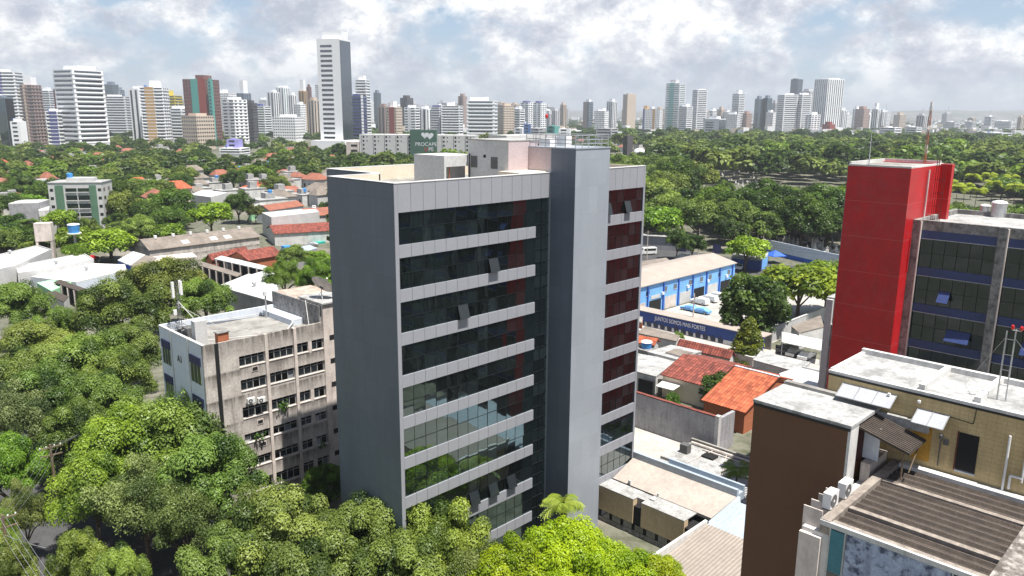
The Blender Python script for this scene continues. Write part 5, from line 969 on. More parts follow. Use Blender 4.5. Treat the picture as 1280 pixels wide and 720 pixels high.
TW = [
 (0, 30, 98, 1050, 'white tower with a blue wedge at the far left edge of the skyline', 'w', 'gl', 'bands', .7, (.1, .5, 3), None, dict(accent=((0, .35, 'nv'),))),
 (-4, 14, 130, 900, 'dark blue glass block low at the left picture edge', 'sl', 'gl', 'glass', .5, (.1, .5, 2)),
 (10, 27, 160, 880, 'small white stepped building beside the dark blue glass block', 'w', 'gd', 'blank', .6),
 (28, 51, 114, 1000, 'mauve-brown tower with a white crown near the left edge', 'mv', 'gd', 'mix', .55, (.2, .8, 9), 'w', dict(accent=((.25, .4, 'be'),))),
 (50, 69, 121, 1500, 'pale grey tower behind the mauve-brown one', 'lg', 'gd', 'bands', .6, (.3, .7, 4)),
 (56, 74, 147, 960, 'white block with a blue lower panel left of the big white tower', 'w', 'gd', 'bands', .7, None, None, dict(accent=((.3, .95, 'nv'),))),
 (68, 80, 119, 1060, 'narrow dark red tower touching the big white tower', 'rd', 'gd', 'mix', .5),
 (72, 127, 94, 960, 'big white banded tower with two faces on the left', 'w', 'gd', 'bands', .38, (.25, .95, 5), None, dict(fh=5.2)),
 (121, 133, 145, 1500, 'low white block just right of the big white banded tower', 'w', 'gd', 'bands', .7),
 (132, 148, 112, 1900, 'dark slate tower rising behind the grey slab on the left', 'sl', 'gl', 'glass', .6),
 (144, 155, 119, 2000, 'lower slate tower beside the dark slate tower', 'sl', 'gl', 'bands', .5),
 (132, 163, 127, 1350, 'wide pale grey slab with thin windows on the left', 'lg', 'gd', 'bands', .75, (.1, .6, 2)),
 (161, 168, 126, 1500, 'slim brown block between the grey slab and a white tower', 'br', 'gd', 'mix', .6),
 (162, 181, 117, 1060, 'white tower with a dark window stripe left of the tan tower', 'w', 'gd', 'vert', .55, (.3, .9, 3)),
 (177, 210, 115, 1040, 'tan and white striped tower with a white crown', 'w', 'gd', 'mix', .8, (.4, .75, 8), None, dict(accent=((.22, .6, 'tan'),))),
 (204, 226, 125, 1300, 'white block with yellow floors right of the tan tower', 'ye', 'gd', 'bands', .6, (.1, .4, 6)),
 (207, 236, 141, 1150, 'lower white and blue block between tan and teal towers', 'w', 'gl', 'bands', .6),
 (231, 273, 104, 1000, 'brown tower with teal vertical bands', 'br', 'gd', 'grid', .62, (.45, .8, 5), None, dict(accent=((.35, .66, 'te'), (.66, .98, 'rd')))),
 (260, 266, 106, 995, 'teal edge shaft at the right of the brown banded tower', 'te', 'gd', 'blank', .6),
 (225, 263, 150, 930, 'beige block standing in front of the brown and teal tower', 'be', 'gd', 'grid', .45),
 (271, 294, 121, 1500, 'white tower row behind the brown and teal tower', 'w', 'gd', 'grid', .6, (.1, .4, 4)),
 (277, 306, 129, 1080, 'white block with one dark windowed side, right of the brown tower', 'w', 'gd', 'mix', .45),
 (295, 312, 121, 1700, 'slate block carrying a thin white spire-like crown', 'sl', 'gl', 'mix', .5, (.3, .8, 15), 'w'),
 (305, 319, 133, 1150, 'dark glazed block right of the white dark-sided block', 'dk', 'gd', 'mix', .6),
 (316, 336, 137, 1400, 'white and teal block with roof tanks left of the tall pale pair', 'w', 'gt', 'bands', .6, (.1, .5, 3), 'nv'),
 (333, 348, 119, 1600, 'pale beige-grey tower at the left of the white twin', 'lg', 'gd', 'vert', .5),
 (344, 361, 113, 1750, 'white twin-shaft tower left of the tallest tower', 'w', 'gt', 'vert', .55, (.1, .9, 2)),
 (359, 369, 122, 1700, 'slim white tower right of the white twin-shaft tower', 'w', 'gd', 'vert', .5),
 (372, 383, 117, 1650, 'tan and white tower with a taller white core', 'tan', 'gd', 'vert', .6, (.2, .8, 13), 'w'),
 (382, 388, 112, 1700, 'thin brown tower touching the tan and white tower', 'br', 'gd', 'grid', .5),
 (366, 380, 134, 1500, 'white balcony block below the tan tower', 'w', 'gd', 'grid', .5),
 (383, 397, 128, 1450, 'beige tower left of the tallest tower', 'be', 'gd', 'vert', .5),
 (393, 402, 109, 1650, 'pale tower peeping out left of the tallest tower', 'lg', 'gd', 'grid', .6),
 (339, 377, 150, 1180, 'low white block with blue window bays before the pale towers', 'w', 'gl', 'grid', .7),
 (398, 438, 51, 850, 'tallest white tower with a dark glass right face', 'w', 'gd', 'glassR', .68, (.15, 1.0, 9), None, dict(base=(.25, 17, 'w'), fh=4.9)),
 (437, 456, 122, 1050, 'navy and white block at the foot of the tallest tower', 'nv', 'gl', 'bands', .8, (.1, .5, 2), None, dict(accent=((.8, .98, 'w'),))),
 (443, 461, 102, 1250, 'white tower with a blue glass side right of the tallest tower', 'w', 'gl', 'bands', .72, (.25, .7, 5)),
 (465, 474, 118, 1900, 'slim blue-grey glass tower right of the navy block', 'sl', 'gl', 'glass', .5),
 (470, 484, 135, 1350, 'dark brown striped block left of the red-panelled block', 'mv', 'gd', 'vert', .6),
 (481, 500, 136, 1250, 'block with a red-brown panelled front', 'be', 'gd', 'grid', .6, (.2, .6, 7), 'w', dict(accent=((.25, .8, 'rd'),))),
 (498, 514, 124, 1700, 'dark brown tower behind the orange-trimmed white block', 'dk', 'gd', 'vert', .55),
 (503, 522, 136, 1350, 'white block with orange balconies near the top', 'w', 'gd', 'bands', .7, None, None, dict(accent=((.3, .6, 'lg'),))),
 (520, 537, 137, 1400, 'white striped block behind the green hospital sign', 'w', 'gl', 'vert', .6),
 (536, 551, 135, 1380, 'pale grey banded block right of the green sign', 'lg', 'gd', 'bands', .7, (.1, .9, 2), 'nv'),
 (549, 576, 133, 1360, 'wide white banded block between the sign and the glass office', 'w', 'gd', 'bands', .85, (.3, .6, 4)),
 (570, 581, 121, 2000, 'mauve slim tower just left of the glass office block', 'mv', 'gd', 'blank', .6),
 (581, 619, 126, 1150, 'office block with white and blue glass bands', 'w', 'gl', 'bands', .9, (.1, .7, 4), None, dict(fh=5)),
 (618, 640, 132, 1400, 'grey-beige block right of the banded glass office', 'be', 'gd', 'grid', .4, (.4, .8, 3)),
 (638, 653, 136, 1500, 'white block left of the dark-topped twin towers', 'w', 'gd', 'bands', .6),
 (648, 665, 128, 1600, 'left one of the white twins with dark tops', 'w', 'gl', 'mix', .55, (.1, .6, 2), 'nv'),
 (664, 680, 128, 1600, 'right one of the white twins with dark tops', 'w', 'gl', 'mix', .55, (.1, .6, 2), 'nv'),
 (680, 687, 141, 1900, 'small grey block right of the white twins', 'g', 'gd', 'vert', .5),
 (726, 738, 126, 2100, 'gold and grey tower with a pale right edge', 'sl', 'gd', 'bands', .6, (.3, .8, 3), 'w', dict(accent=((0, .7, 'mv'),))),
 (740, 758, 137, 1800, 'short white gridded block right of the gold-grey tower', 'w', 'gd', 'grid', .7),
 (755, 768, 125, 2000, 'white tower with two rounded dark tops', 'lg', 'gl', 'vert', .55),
 (775, 791, 116, 1950, 'slender beige tower with a tan left edge', 'be', 'gd', 'blank', .35, (.2, .8, 1)),
 (801, 825, 134, 1800, 'white block with an orange centre stripe and blue side', 'w', 'gl', 'grid', .85, (.0, .2, 4), 'tan', dict(accent=((0, .1, 'nv'), (.58, .72, 'tan')))),
 (828, 852, 101, 1850, 'tall white tower with a teal glass front', 'w', 'gt', 'bands', .7, (.2, .6, 4), 'g', dict(accent=((.25, .6, 'te'),))),
 (845, 862, 130, 1750, 'lower white block leaning on the teal-fronted tower', 'w', 'gd', 'bands', .6),
 (861, 879, 109, 1900, 'white slab tower with a dark left flank', 'w', 'gd', 'bands', .35, (.2, .9, 1), 'w'),
 (877, 904, 145, 1350, 'grey office block with a dark right face above the park', 'lg', 'gd', 'glassR', .7),
 (893, 903, 133, 2300, 'beige block behind the grey office', 'be', 'gd', 'grid', .5), (882, 893, 135, 2400, 'pale block far behind the grey office', 'w', 'gd', 'bands', .5),
 (911, 926, 113, 2000, 'white and blue tower with a pointed crown', 'w', 'gl', 'bands', .55, (.3, .7, 4)),
 (903, 922, 139, 1700, 'pale gridded block before the white and blue tower', 'lg', 'gd', 'grid', .8),
 (924, 936, 138, 2000, 'pinkish brown block right of the white and blue tower', 'pk', 'gd', 'grid', .5),
 (939, 949, 119, 2050, 'left one of the two slim blue-grey glass towers', 'sl', 'gl', 'glass', .5), (949, 960, 118, 2050, 'right one of the two slim blue-grey glass towers', 'sl', 'gl', 'glass', .5),
 (959, 970, 124, 2300, 'grey tower at the left of the big white cluster', 'g', 'gd', 'vert', .5),
 (967, 991, 114, 1750, 'white tower with dark balcony stripes in the right cluster', 'w', 'gd', 'bands', .35, (.2, .8, 2)),
 (982, 996, 94, 2300, 'tall dark green glass tower at the back of the right cluster', 'gn', 'gd', 'glass', .6, (.1, .5, 1)),
 (989, 1008, 113, 1750, 'white banded tower in the middle of the right cluster', 'w', 'gd', 'bands', .45, (.3, .8, 2)),
 (994, 1014, 109, 2100, 'unfinished grey tower with a crane in the right cluster', 'g', 'gd', 'grid', .6),
 (1012, 1046, 93, 1850, 'big white double-shaft tower at the right of the cluster', 'w', 'gd', 'vert', .45, (.3, .9, 1)),
 (1004, 1021, 138, 1650, 'dark-sided low block at the foot of the double-shaft tower', 'w', 'gd', 'mix', .4),
 (1026, 1041, 150, 1600, 'small red-brown annex below the double-shaft tower', 'rd', 'gd', 'blank', .6),
 (1041, 1055, 132, 2100, 'pale blue-white block right of the double-shaft tower', 'lg', 'gl', 'vert', .6),
 (1062, 1070, 130, 2500, 'white slim block left of the unfinished pink tower', 'w', 'gd', 'vert', .5), (1066, 1082, 130, 2200, 'unfinished pinkish concrete tower', 'pk', 'gd', 'grid', .6),
 (1086, 1097, 130, 2300, 'white block carrying a tall antenna', 'w', 'gd', 'vert', .6, (.3, .6, 7)), (1095, 1103, 133, 2300, 'pale twin of the antenna block', 'lg', 'gd', 'vert', .5),
 (1114, 1128, 137, 2600, 'pale stepped block alone near the hills', 'be', 'gd', 'grid', .5),
]
for r_ in TW:
    kw = r_[11] if len(r_) > 11 else {}
    tower(r_[0], r_[1], r_[2], r_[3], r_[4], r_[5], r_[6], r_[7], r_[8], r_[9] if len(r_) > 9 else None, r_[10] if len(r_) > 10 else None, **kw)
rl_ = random.Random(12)
def block(x0, x1, yt, D, label, wall, name='low_block', cat='building', style='bands', fl=.7): return tower(x0, x1, yt, D, label, wall, 'gd', style, fl, (.3, .5, 1), name=name, cat=cat)
block(270, 306, 190, 800, 'low white banded building topped by a violet box', 'w'); block(279, 298, 179, 806, 'violet box on top of the low white banded building', 'pv', 'roof_box', 'building', 'blank')
block(652, 661, 155, 1150, 'bright blue portal tower beside the sports building', 'bl', style='blank', fl=.9); block(640, 654, 160, 1170, 'light blue frame of the sports building', 'lg', style='blank'); block(660, 676, 160, 1180, 'grey wing of the blue sports building', 'g'); block(681, 697, 157, 1100, 'dark teal box building behind the stair tower rail', 'te', style='blank', fl=.6); block(696, 711, 160, 1050, 'white box building behind the stair tower rail', 'w', style='blank', fl=.9)
block(743, 770, 159, 1250, 'grey and white warehouse row beneath the slim towers', 'g'); block(777, 789, 168, 640, 'dark soot-stained chimney block at the park edge', 'dk', 'chimney_block', 'building', 'blank', .45)
DOME = 0
dm = thing('market_dome', 'white domed market hall next to the dark chimney block', 'hall', (*G(797, 186, 4)[:2], 0), .4); MB().lathe([(11, 0), (11, 4), (9.5, 7.5), (6, 10), (2, 11.2)], n=24).build('dome', WM['w'], dm, smooth=True); dm.scale = (.6, .6, .6)
for x0, x1, y, D, lab in ((1099, 1124, 153, 1500, 'long low white hall on the right beyond the park'), (1131, 1149, 152, 1450, 'white building with a portal beyond the park'), (1178, 1196, 145, 2400, 'pair of pale slabs far to the right'), (1204, 1216, 144, 2500, 'small pale slab far to the right'), (1236, 1272, 143, 2600, 'low white row near the right edge of the skyline'), (1256, 1276, 176, 700, 'dark roofed hall among trees at the right edge'), (1228, 1262, 158, 1300, 'pale roofs among the trees near the right edge')): block(x0, x1, y, D, lab, 'w' if 'white' in lab else 'lg')
cn_ = bpy.data.objects.get('tower_block')

ri = random.Random(31)
for k in range(96):
    x = ri.uniform(-10, 700) if k % 4 else ri.uniform(690, 1275); w_ = ri.uniform(7, 15); lo_ = 128 if x < 700 else 133; lab = ri.choice(('pale', 'white', 'grey', 'beige'))
    tower(x, x+w_, ri.uniform(lo_, 140), ri.uniform(1900, 3400), f'{lab} mid-rise block filling the far skyline band '+('left of' if x < 440 else 'behind' if x < 800 else 'right of')+' the office block', {'pale': 'lg', 'white': 'w', 'grey': 'g', 'beige': 'be'}[lab], ri.choice(('gd', 'gl')), ri.choice(('bands', 'grid', 'vert')), ri.uniform(.4, .75), (.2, .6, ri.uniform(1, 3)))['group'] = lab+' mid-rise blocks '+('left' if x < 440 else 'behind' if x < 800 else 'right')
# ------------------------------------------------------------------ trees
def leaf_mesh(name, centers, radii, per, leaf, seed, m, zflat=1.0, up=.45, jit=.55, tones=None, out=.8):
    r = np.random.default_rng(seed); C_ = np.repeat(np.array(centers, float), per, 0); Rr = np.repeat(np.array(radii, float), per); n = len(C_)
    d = r.normal(size=(n, 3)); d /= np.linalg.norm(d, axis=1)[:, None]; d[:, 2] = np.where(d[:, 2] < -.35, -d[:, 2], d[:, 2])
    rad = Rr*(.62+.5*r.random(n)**1.1); P = C_+d*rad[:, None]*np.array([1, 1, zflat])
    nm = d*out+np.array([0, 0, up])+r.normal(size=(n, 3))*jit; nm /= np.linalg.norm(nm, axis=1)[:, None]
    a = np.cross(nm, r.normal(size=(n, 3))); a /= np.linalg.norm(a, axis=1)[:, None]+1e-9; b = np.cross(nm, a); s = leaf*(.6+.8*r.random(n))[:, None]
    Vt = np.stack([P-a*s, P-b*s*.55+nm*s*.1, P+a*s, P+b*s*.55+nm*s*.1], 1).reshape(-1, 3)
    tn = np.repeat(r.random(len(centers)) if tones is None else np.array(tones), per); return Vt, np.repeat(tn, 4)
def np_mesh(name, Vt, tone, mat_):
    me = bpy.data.meshes.new(name); n = len(Vt)//4
    me.vertices.add(len(Vt)); me.vertices.foreach_set('co', Vt.astype(np.float32).ravel()); me.loops.add(4*n); me.loops.foreach_set('vertex_index', np.arange(4*n, dtype=np.int32))
    me.polygons.add(n); me.polygons.foreach_set('loop_start', np.arange(0, 4*n, 4, dtype=np.int32)); me.materials.append(mat_)
    at = me.attributes.new('tone', 'FLOAT', 'POINT'); at.data.foreach_set('value', tone.astype(np.float32)); me.update(calc_edges=True); return me
def crown_clumps(R, Hc, n, seed, rc=(.2, .34), hole=.12, zmin=-.25):
    r = np.random.default_rng(seed); out = []; rad = []; lob = r.normal(size=(5, 3)); lob /= np.linalg.norm(lob, axis=1)[:, None]; la = r.uniform(-.16, .2, 5)
    while len(out) < n:
        d = r.normal(size=3); d /= np.linalg.norm(d)
        if d[2] < zmin: continue
        k = 1+sum(a*max(0, d@l)**3 for a, l in zip(la, lob))*1.6
        f = r.uniform(.62, .98) if r.random() > .25 else r.uniform(.25, .6); c = d*np.array([R, R, Hc])*f*k*.86
        q = R*r.uniform(*rc)
        if r.random() < hole: continue
        out.append(c); rad.append(q)
    return np.array(out), np.array(rad)
PR = {}
def proto(kind, i, R, Hc, nclump, per, leaf, m, seed, rc=(.2, .34), trunk=4.0, jit=.55, hole=.12, zmin=-.25, tr=.32):
    c, q = crown_clumps(R, Hc, nclump, seed, rc, hole, zmin); c[:, 2] += trunk+Hc*.35
    Vt, tn = leaf_mesh(kind, c, q, per, leaf, seed+1, m, jit=jit); me = np_mesh(kind+'_crown', Vt, tn, M[m])
    b = MB(); r = random.Random(seed); b.tube((0, 0, 0), (0, 0, trunk*.75), tr, 8, r2=tr*.75)
    for k in range(7):
        e = c[r.randrange(len(c))]; st_ = (0, 0, trunk*(.6+.15*r.random())); md = (e[0]*.45, e[1]*.45, trunk*.75+(e[2]-trunk*.75)*.6); b.tube(st_, md, tr*.5, 6, r2=tr*.32); b.tube(md, (e[0]*.95, e[1]*.95, e[2]), tr*.32, 5, r2=tr*.12)
    tm_ = bpy.data.meshes.new(kind+'_trunk'); tm_.from_pydata(b.v, [], b.f); tm_.materials.append(M['bark']); tm_.update()
    PR.setdefault(kind, []).append((me, tm_, R, Hc*1.35+trunk)); return me
for i in range(4): proto('near', i, 6, 4.8, 74, 700, .125, 'leaf_olive', 100+i*7, (.13, .25), jit=.24, hole=.2)
for i in range(2): proto('nearlime', i, 6, 4.0, 76, 660, .13, 'leaf_lime', 200+i*7, (.12, .23), jit=.3)
for i in range(2): proto('nearpale', i, 6, 5, 60, 480, .115, 'leaf_pale', 300+i*7, (.14, .24), hole=.1)
for i in range(2): proto('nearfresh', i, 6, 4.8, 74, 700, .125, 'leaf_fresh', 350+i*7, (.13, .25), jit=.24, hole=.2)
for i in range(3): proto('mid', i, 6, 4.8, 70, 240, .24, 'leaf_olive', 400+i*7, (.14, .27), jit=.32)
for i in range(3): proto('middark', i, 6, 5.2, 70, 240, .24, 'leaf_dark', 430+i*7, (.15, .28), jit=.32)
for i in range(2): proto('midlime', i, 6, 4.6, 64, 110, .42, 'leaf_fresh', 460+i*7, (.18, .34), jit=.35)
proto('round', 0, 6, 6.2, 110, 190, .3, 'leaf_dark', 500, (.16, .24), hole=.02, zmin=-.7, trunk=2.5)
proto('bush', 0, 3, 2.3, 60, 130, .16, 'leaf_dark', 520, (.2, .32), hole=0, zmin=-.5, trunk=.6)
for i in range(4): proto('far', i, 6, 4.6, 40, 26, .95, ('leaf_olive', 'leaf_dark', 'leaf_fresh', 'leaf_dark')[i], 540+i*7, (.24, .4), jit=.3)
TREES = []; TN = [0]
def tree(kind, p, R, H_, label, group=None, tint=(1, 1, 1), name='tree', idx=None, seed=None, cat='tree'):
    r = random.Random(seed if seed is not None else TN[0]*7+1); TN[0] += 1; ps = PR[kind]; me, tm_, R0, H0 = ps[(idx if idx is not None else r.randrange(len(ps)))]
    t = thing(name, label, cat, (p[0], p[1], 0), r.uniform(0, 6.28), group); s, sz = R/R0, H_/H0; t.scale = (s, s*r.uniform(.92, 1.08), sz)
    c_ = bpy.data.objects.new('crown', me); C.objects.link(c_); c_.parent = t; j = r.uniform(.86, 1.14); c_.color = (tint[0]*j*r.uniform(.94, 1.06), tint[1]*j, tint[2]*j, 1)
    k = bpy.data.objects.new('trunk', tm_); C.objects.link(k); k.parent = t; TREES.append((p[0], p[1], R)); return t
def tp_(kind, x, y, zc, R, H_, label, **kw): return tree(kind, G(x, y, zc), R, H_, label, **kw)
# foreground, one by one (picture point of the crown's middle, its height, crown radius, tree height)
tp_('nearlime', 700, 690, 7, 5.0, 9.6, 'bright lime-green tree below the palm at the foot of the stair tower', idx=0)
tp_('nearlime', 640, 706, 7.5, 4.2, 10, 'lime-green tree at the bottom edge left of the brightest one', idx=1)
tp_('nearlime', 775, 706, 6, 4.2, 8.4, 'lime-green tree in front of the beige annex wall', idx=1)
tp_('nearlime', 815, 716, 4.5, 3.6, 6.6, 'low lime-green tree at the right end of the lime clump beside the ribbed roof', idx=0)
tp_('nearlime', 735, 728, 6.5, 4.4, 9, 'lime-green tree cut by the bottom edge below the stair tower', idx=0)
tp_('near', 555, 662, 8.5, 4.2, 11.2, 'olive tree rising in front of the lowest window bands', idx=0, tint=(1.1, 1.15, .8))
tp_('nearpale', 235, 640, 8, 4.0, 10.6, 'grey-green tree low between the yellow-green dome and the dark road', idx=1, tint=(.9, 1, .75))
tp_('near', 40, 470, 8.5, 6, 12, 'olive tree filling the left edge between the two broad crowns', idx=1)
tp_('near', 100, 540, 8, 4.6, 10.8, 'dark olive tree behind the small pale tree by the wires', idx=0, tint=(.8, .9, .75))
tp_('near', 145, 470, 8.5, 5.2, 11.5, 'olive tree in front of the shaded tree by the end wall', idx=2, tint=(.85, .95, .8))
tp_('near', 450, 665, 8.5, 4.8, 11.5, 'olive tree at the foot of the graphite side wall', idx=1, tint=(.95, 1.05, 1))
tp_('near', 350, 660, 8.5, 5.6, 12, 'wide olive tree in front of the stained concrete block', idx=2)
tp_('near', 290, 696, 7.5, 4.2, 10, 'olive tree at the bottom edge left of the wide one', idx=3, tint=(.9, 1.05, 1))
tp_('near', 505, 712, 7.5, 5.0, 10.5, 'olive tree cut by the bottom edge between the lime tree and the wide olive tree', idx=3, tint=(.95, 1, .9))
tp_('near', 395, 718, 7, 4.8, 10, 'olive tree cut by the bottom edge below the graphite wall', idx=0)
tp_('nearpale', 600, 715, 7, 3.6, 9.5, 'paler olive tree at the bottom edge beside the lime trees', idx=1, tint=(.9, 1, .7))
tp_('nearfresh', 165, 560, 9.5, 7.0, 13.6, 'bright yellow-green domed tree left of the old concrete block', idx=0, tint=(1.3, 1.15, 1))
tp_('near', 222, 545, 10, 7.2, 14.6, 'tall olive tree touching the blue-white end wall', idx=0, tint=(1.1, 1.2, 1))
tp_('near', 268, 590, 9, 5.6, 13, 'olive tree against the left window bays of the concrete block', idx=1, tint=(.85, 1, .9))
tp_('nearpale', 180, 615, 8.5, 5.2, 11.8, 'grey-green tree below the yellow-green dome', idx=0, tint=(.85, .95, .8))
tp_('nearfresh', 118, 600, 8.5, 4.6, 11.8, 'yellow-green tree at the left edge of the dome trees by the road', idx=1, tint=(1.25, 1.12, 1))
tp_('near', 110, 455, 9, 7.2, 13, 'broad olive tree in the mass left of the end wall', idx=2, tint=(1.0, 1.05, .9))
tp_('near', 40, 440, 9, 7.0, 13, 'broad olive tree at the left edge below the white clinic roofs', idx=3)
tp_('near', 60, 500, 9, 6.0, 12.5, 'dark olive tree in the middle of the left tree mass', idx=0, tint=(.75, .9, .8))
tp_('near', 125, 505, 8.5, 5.2, 12, 'olive tree at the lower right of the left tree mass', idx=1, tint=(.8, .9, .8))
tp_('nearpale', 18, 520, 9, 5.2, 13, 'pale grey-green tree with bare branches at the left edge', idx=0)
tp_('nearpale', 70, 540, 7, 3.2, 9.5, 'small pale tree with thin branches beside the overhead wires', idx=1)
tp_('nearfresh', 15, 585, 7.5, 4.2, 10.5, 'leafy green tree at the left edge over the road', idx=1, tint=(.9, 1, .8))
tp_('nearpale', 30, 630, 7, 2.7, 9, 'small light-topped tree beside the sunlit road patch', idx=0, tint=(1.2, 1.15, .9))
tp_('near', 0, 668, 6, 2.4, 8, 'low green tree behind the leaning wires at the left edge', idx=3, tint=(1.1, 1.2, .8))
tp_('near', 100, 700, 6.5, 2.8, 8.8, 'light-topped olive tree at the lower left over the road', idx=3, tint=(1.2, 1.25, 1))
tp_('near', 150, 716, 6.5, 2.8, 8.5, 'olive tree at the bottom edge right of the sunlit road patch', idx=1, tint=(1.15, 1.2, 1))
tp_('near', 10, 712, 6, 2.6, 8, 'small tree in the bottom left corner', idx=0)
tp_('near', 205, 362, 10, 10, 16, 'very broad olive tree right behind the old concrete block', idx=2, tint=(1.05, 1.0, .95))
tp_('near', 150, 395, 9.5, 8, 15, 'olive tree left of the antenna mast', idx=0, tint=(.95, .95, .9))
tp_('near', 257, 380, 8.5, 6.4, 13, 'olive tree between the antenna mast and the warehouse', idx=1, tint=(1.0, 1.1, .9))
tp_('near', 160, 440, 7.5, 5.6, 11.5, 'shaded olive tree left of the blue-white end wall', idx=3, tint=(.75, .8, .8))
tp_('near', 18, 385, 9, 6.8, 13, 'olive tree below the stepped white roof at the left edge', idx=1, tint=(.85, 1, .85))
tp_('near', 75, 410, 8, 4.5, 11, 'thin olive tree by the brown lean-to roof', idx=3, tint=(.9, 1.05, .8))
tp_('nearfresh', 355, 345, 7.5, 5.2, 11, 'fresh green tree left of the office block above the warehouse', idx=0)
tp_('nearfresh', 400, 345, 8, 5.8, 12, 'fresh green tree touching the edge of the office block', idx=1, tint=(.85, 1, .8))
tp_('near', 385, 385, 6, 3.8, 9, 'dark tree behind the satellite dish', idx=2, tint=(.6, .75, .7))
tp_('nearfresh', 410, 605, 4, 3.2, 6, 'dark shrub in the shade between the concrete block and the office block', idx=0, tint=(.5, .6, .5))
# right middle ground
tp_('round', 943, 372, 7, 8.2, 13.5, 'dense dark round tree between the depot yard and the red tower', idx=0)
tp_('midlime', 1000, 352, 8, 9.0, 13, 'large yellow-green tree right behind the dark round tree', idx=0, tint=(1.5, 1.3, .9))
tp_('midlime', 1035, 345, 8, 7, 12, 'yellow-green tree next to the red tower edge', idx=1, tint=(1.25, 1.15, .8))
tp_('midlime', 972, 350, 7, 5.5, 11, 'yellow-green tree left half of the pair above the dark round tree', idx=1, tint=(1.6, 1.35, .9))
tp_('midlime', 933, 300, 8, 6.2, 10.5, 'flat yellow-green umbrella tree by the police kiosk', idx=0, tint=(1.5, 1.4, .9))
tp_('round', 903, 485, 3.0, 3.7, 6.0, 'dark rounded garden tree before the bright orange roof', name='garden_tree')
tp_('round', 917, 478, 3.4, 2.4, 6.0, 'dark green upright shrub beside the rounded garden tree', name='garden_tree', tint=(.8, .9, .8))
tp_('bush', 849, 421, 2, 1.5, 3.4, 'small bright green bush by the rough grey roof', name='bush', cat='bush', tint=(2.4, 2.2, 1)); tp_('bush', 843, 495, 2, 1.2, 3, 'white-flowered bush by the light carport', name='bush', cat='bush', tint=(1.5, 1.6, 1.4))
tp_('bush', 100, 330, 3.5, 3.2, 7, 'small street tree between the water tank and the parked cars', name='garden_tree', tint=(2, 1.9, 1)); tp_('bush', 258, 335, 2, 1.6, 4, 'small bright bush behind the stall rows', name='bush', cat='bush', tint=(2.2, 2.1, 1))
# cone-shaped shrub
cc = []; rr_ = []
r3 = np.random.default_rng(3)
for k in range(110): z = r3.random(); a = r3.random()*6.28; rad = 2.5*(1-z)**.7*r3.uniform(.75, 1)+.15; cc.append((rad*math.cos(a), rad*math.sin(a), .7+5.4*z)); rr_.append(r3.uniform(.4, .75))
Vt, tn = leaf_mesh('cone', cc, rr_, 120, .16, 5, None); cme = np_mesh('cone_crown', Vt, tn, M['leaf_fresh']); p = G(936, 436, 2.5); ct = thing('conical_tree', 'cone-shaped ochre-green tree beside the beige flat roof', 'tree', (p.x, p.y, 0), 0); o = bpy.data.objects.new('crown', cme); C.objects.link(o); o.parent = ct; o.color = (1.15, .85, .8, 1); MB().tube((0, 0, 0), (0, 0, 2), .15, 7).build('trunk', M['bark'], ct)
BLOCKED.append((p.x, p.y, 4)); ct.scale = (1.25, 1.25, 1.3)
# palms
def palm(label, p, H_, n=15, L_=2.6, lean=.3, seed=1, tint=(1, 1, 1), group=None, droop=1.0):
    BLOCKED.append((p[0], p[1], 5))
    r = random.Random(seed); t = thing('palm_tree', label, 'palm', (p[0], p[1], 0), r.uniform(0, 6), group)
    b = MB(); prev = Vector((0, 0, 0))
    for k in range(1, 6): q = Vector((lean*(k/5)**2, 0, H_*k/5)); b.tube(prev, q, .2-.02*k, 7, r2=.18-.02*k); prev = q
    b.build('trunk', M['bark'], t); f = MB()
    for k in range(n):
        a = 6.283*k/n+r.uniform(-.2, .2); el = r.uniform(.15, 1.15); d = Vector((math.cos(a), math.sin(a), 0)); s = Vector((-d.y, d.x, 0)); pts = []
        for j in range(9): u_ = j/8; pts.append(prev+d*(L_*u_*math.cos(el*.6))+Vector((0, 0, L_*(math.sin(el)*u_-droop*.85*u_*u_))))
        for j in range(1, 8):
            for sg in (-1, 1):
                for h_ in (0, .5):
                    p0 = pts[j].lerp(pts[j+1], h_) if j < 8 else pts[j]; w_ = L_*.3*math.sin(min(1, j/8+.12)*math.pi)**.6; tip = p0+s*(sg*w_)+d*(w_*.45)+Vector((0, 0, -w_*.55)); e = d*L_*.035
                    f.poly([p0-e, p0+e, tip+e*.3, tip-e*.3])
    me_o = f.build('crown', M['leaf_palm'], t); me_o.color = (*tint, 1); a_ = me_o.data.attributes.new('tone', 'FLOAT', 'POINT'); a_.data.foreach_set('value', [r.random() for _ in range(len(me_o.data.vertices))]); return t
palm('feathery yellow-green palm in front of the stair tower', G(707, 632, 8.5), 8.6, 16, 2.5, .2, 4, (1.3, 1.25, .9))
palm('fan of palm fronds at the left edge of the brown block', G(925, 578, 4.2), 3.6, 18, 2.2, .1, 8, (1, 1.1, .9), droop=.7)
palm('coconut palm beside the concrete water tower', G(43, 286, 10.5), 11.0, 14, 3.6, 1.2, 5, (.6, .75, .7))
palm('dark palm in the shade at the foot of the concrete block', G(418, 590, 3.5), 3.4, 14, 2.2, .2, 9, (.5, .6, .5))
for i, (x, y) in enumerate(((1184, 222), (1195, 229), (1214, 214), (1219, 232), (1235, 212), (1240, 222), (1262, 214), (1268, 226), (1248, 200), (1205, 226))): palm('yellow-green royal palm in the park group right of the red tower', G(x, y, 12), 13, 16, 5.2, .3, 20+i, (1.7, 1.55, .8), 'palms right of the red tower')
palm('small bright palm in the park clearing among the tombs', G(893, 217, 6), 6, 13, 4, .3, 41, (1.4, 1.3, .8))

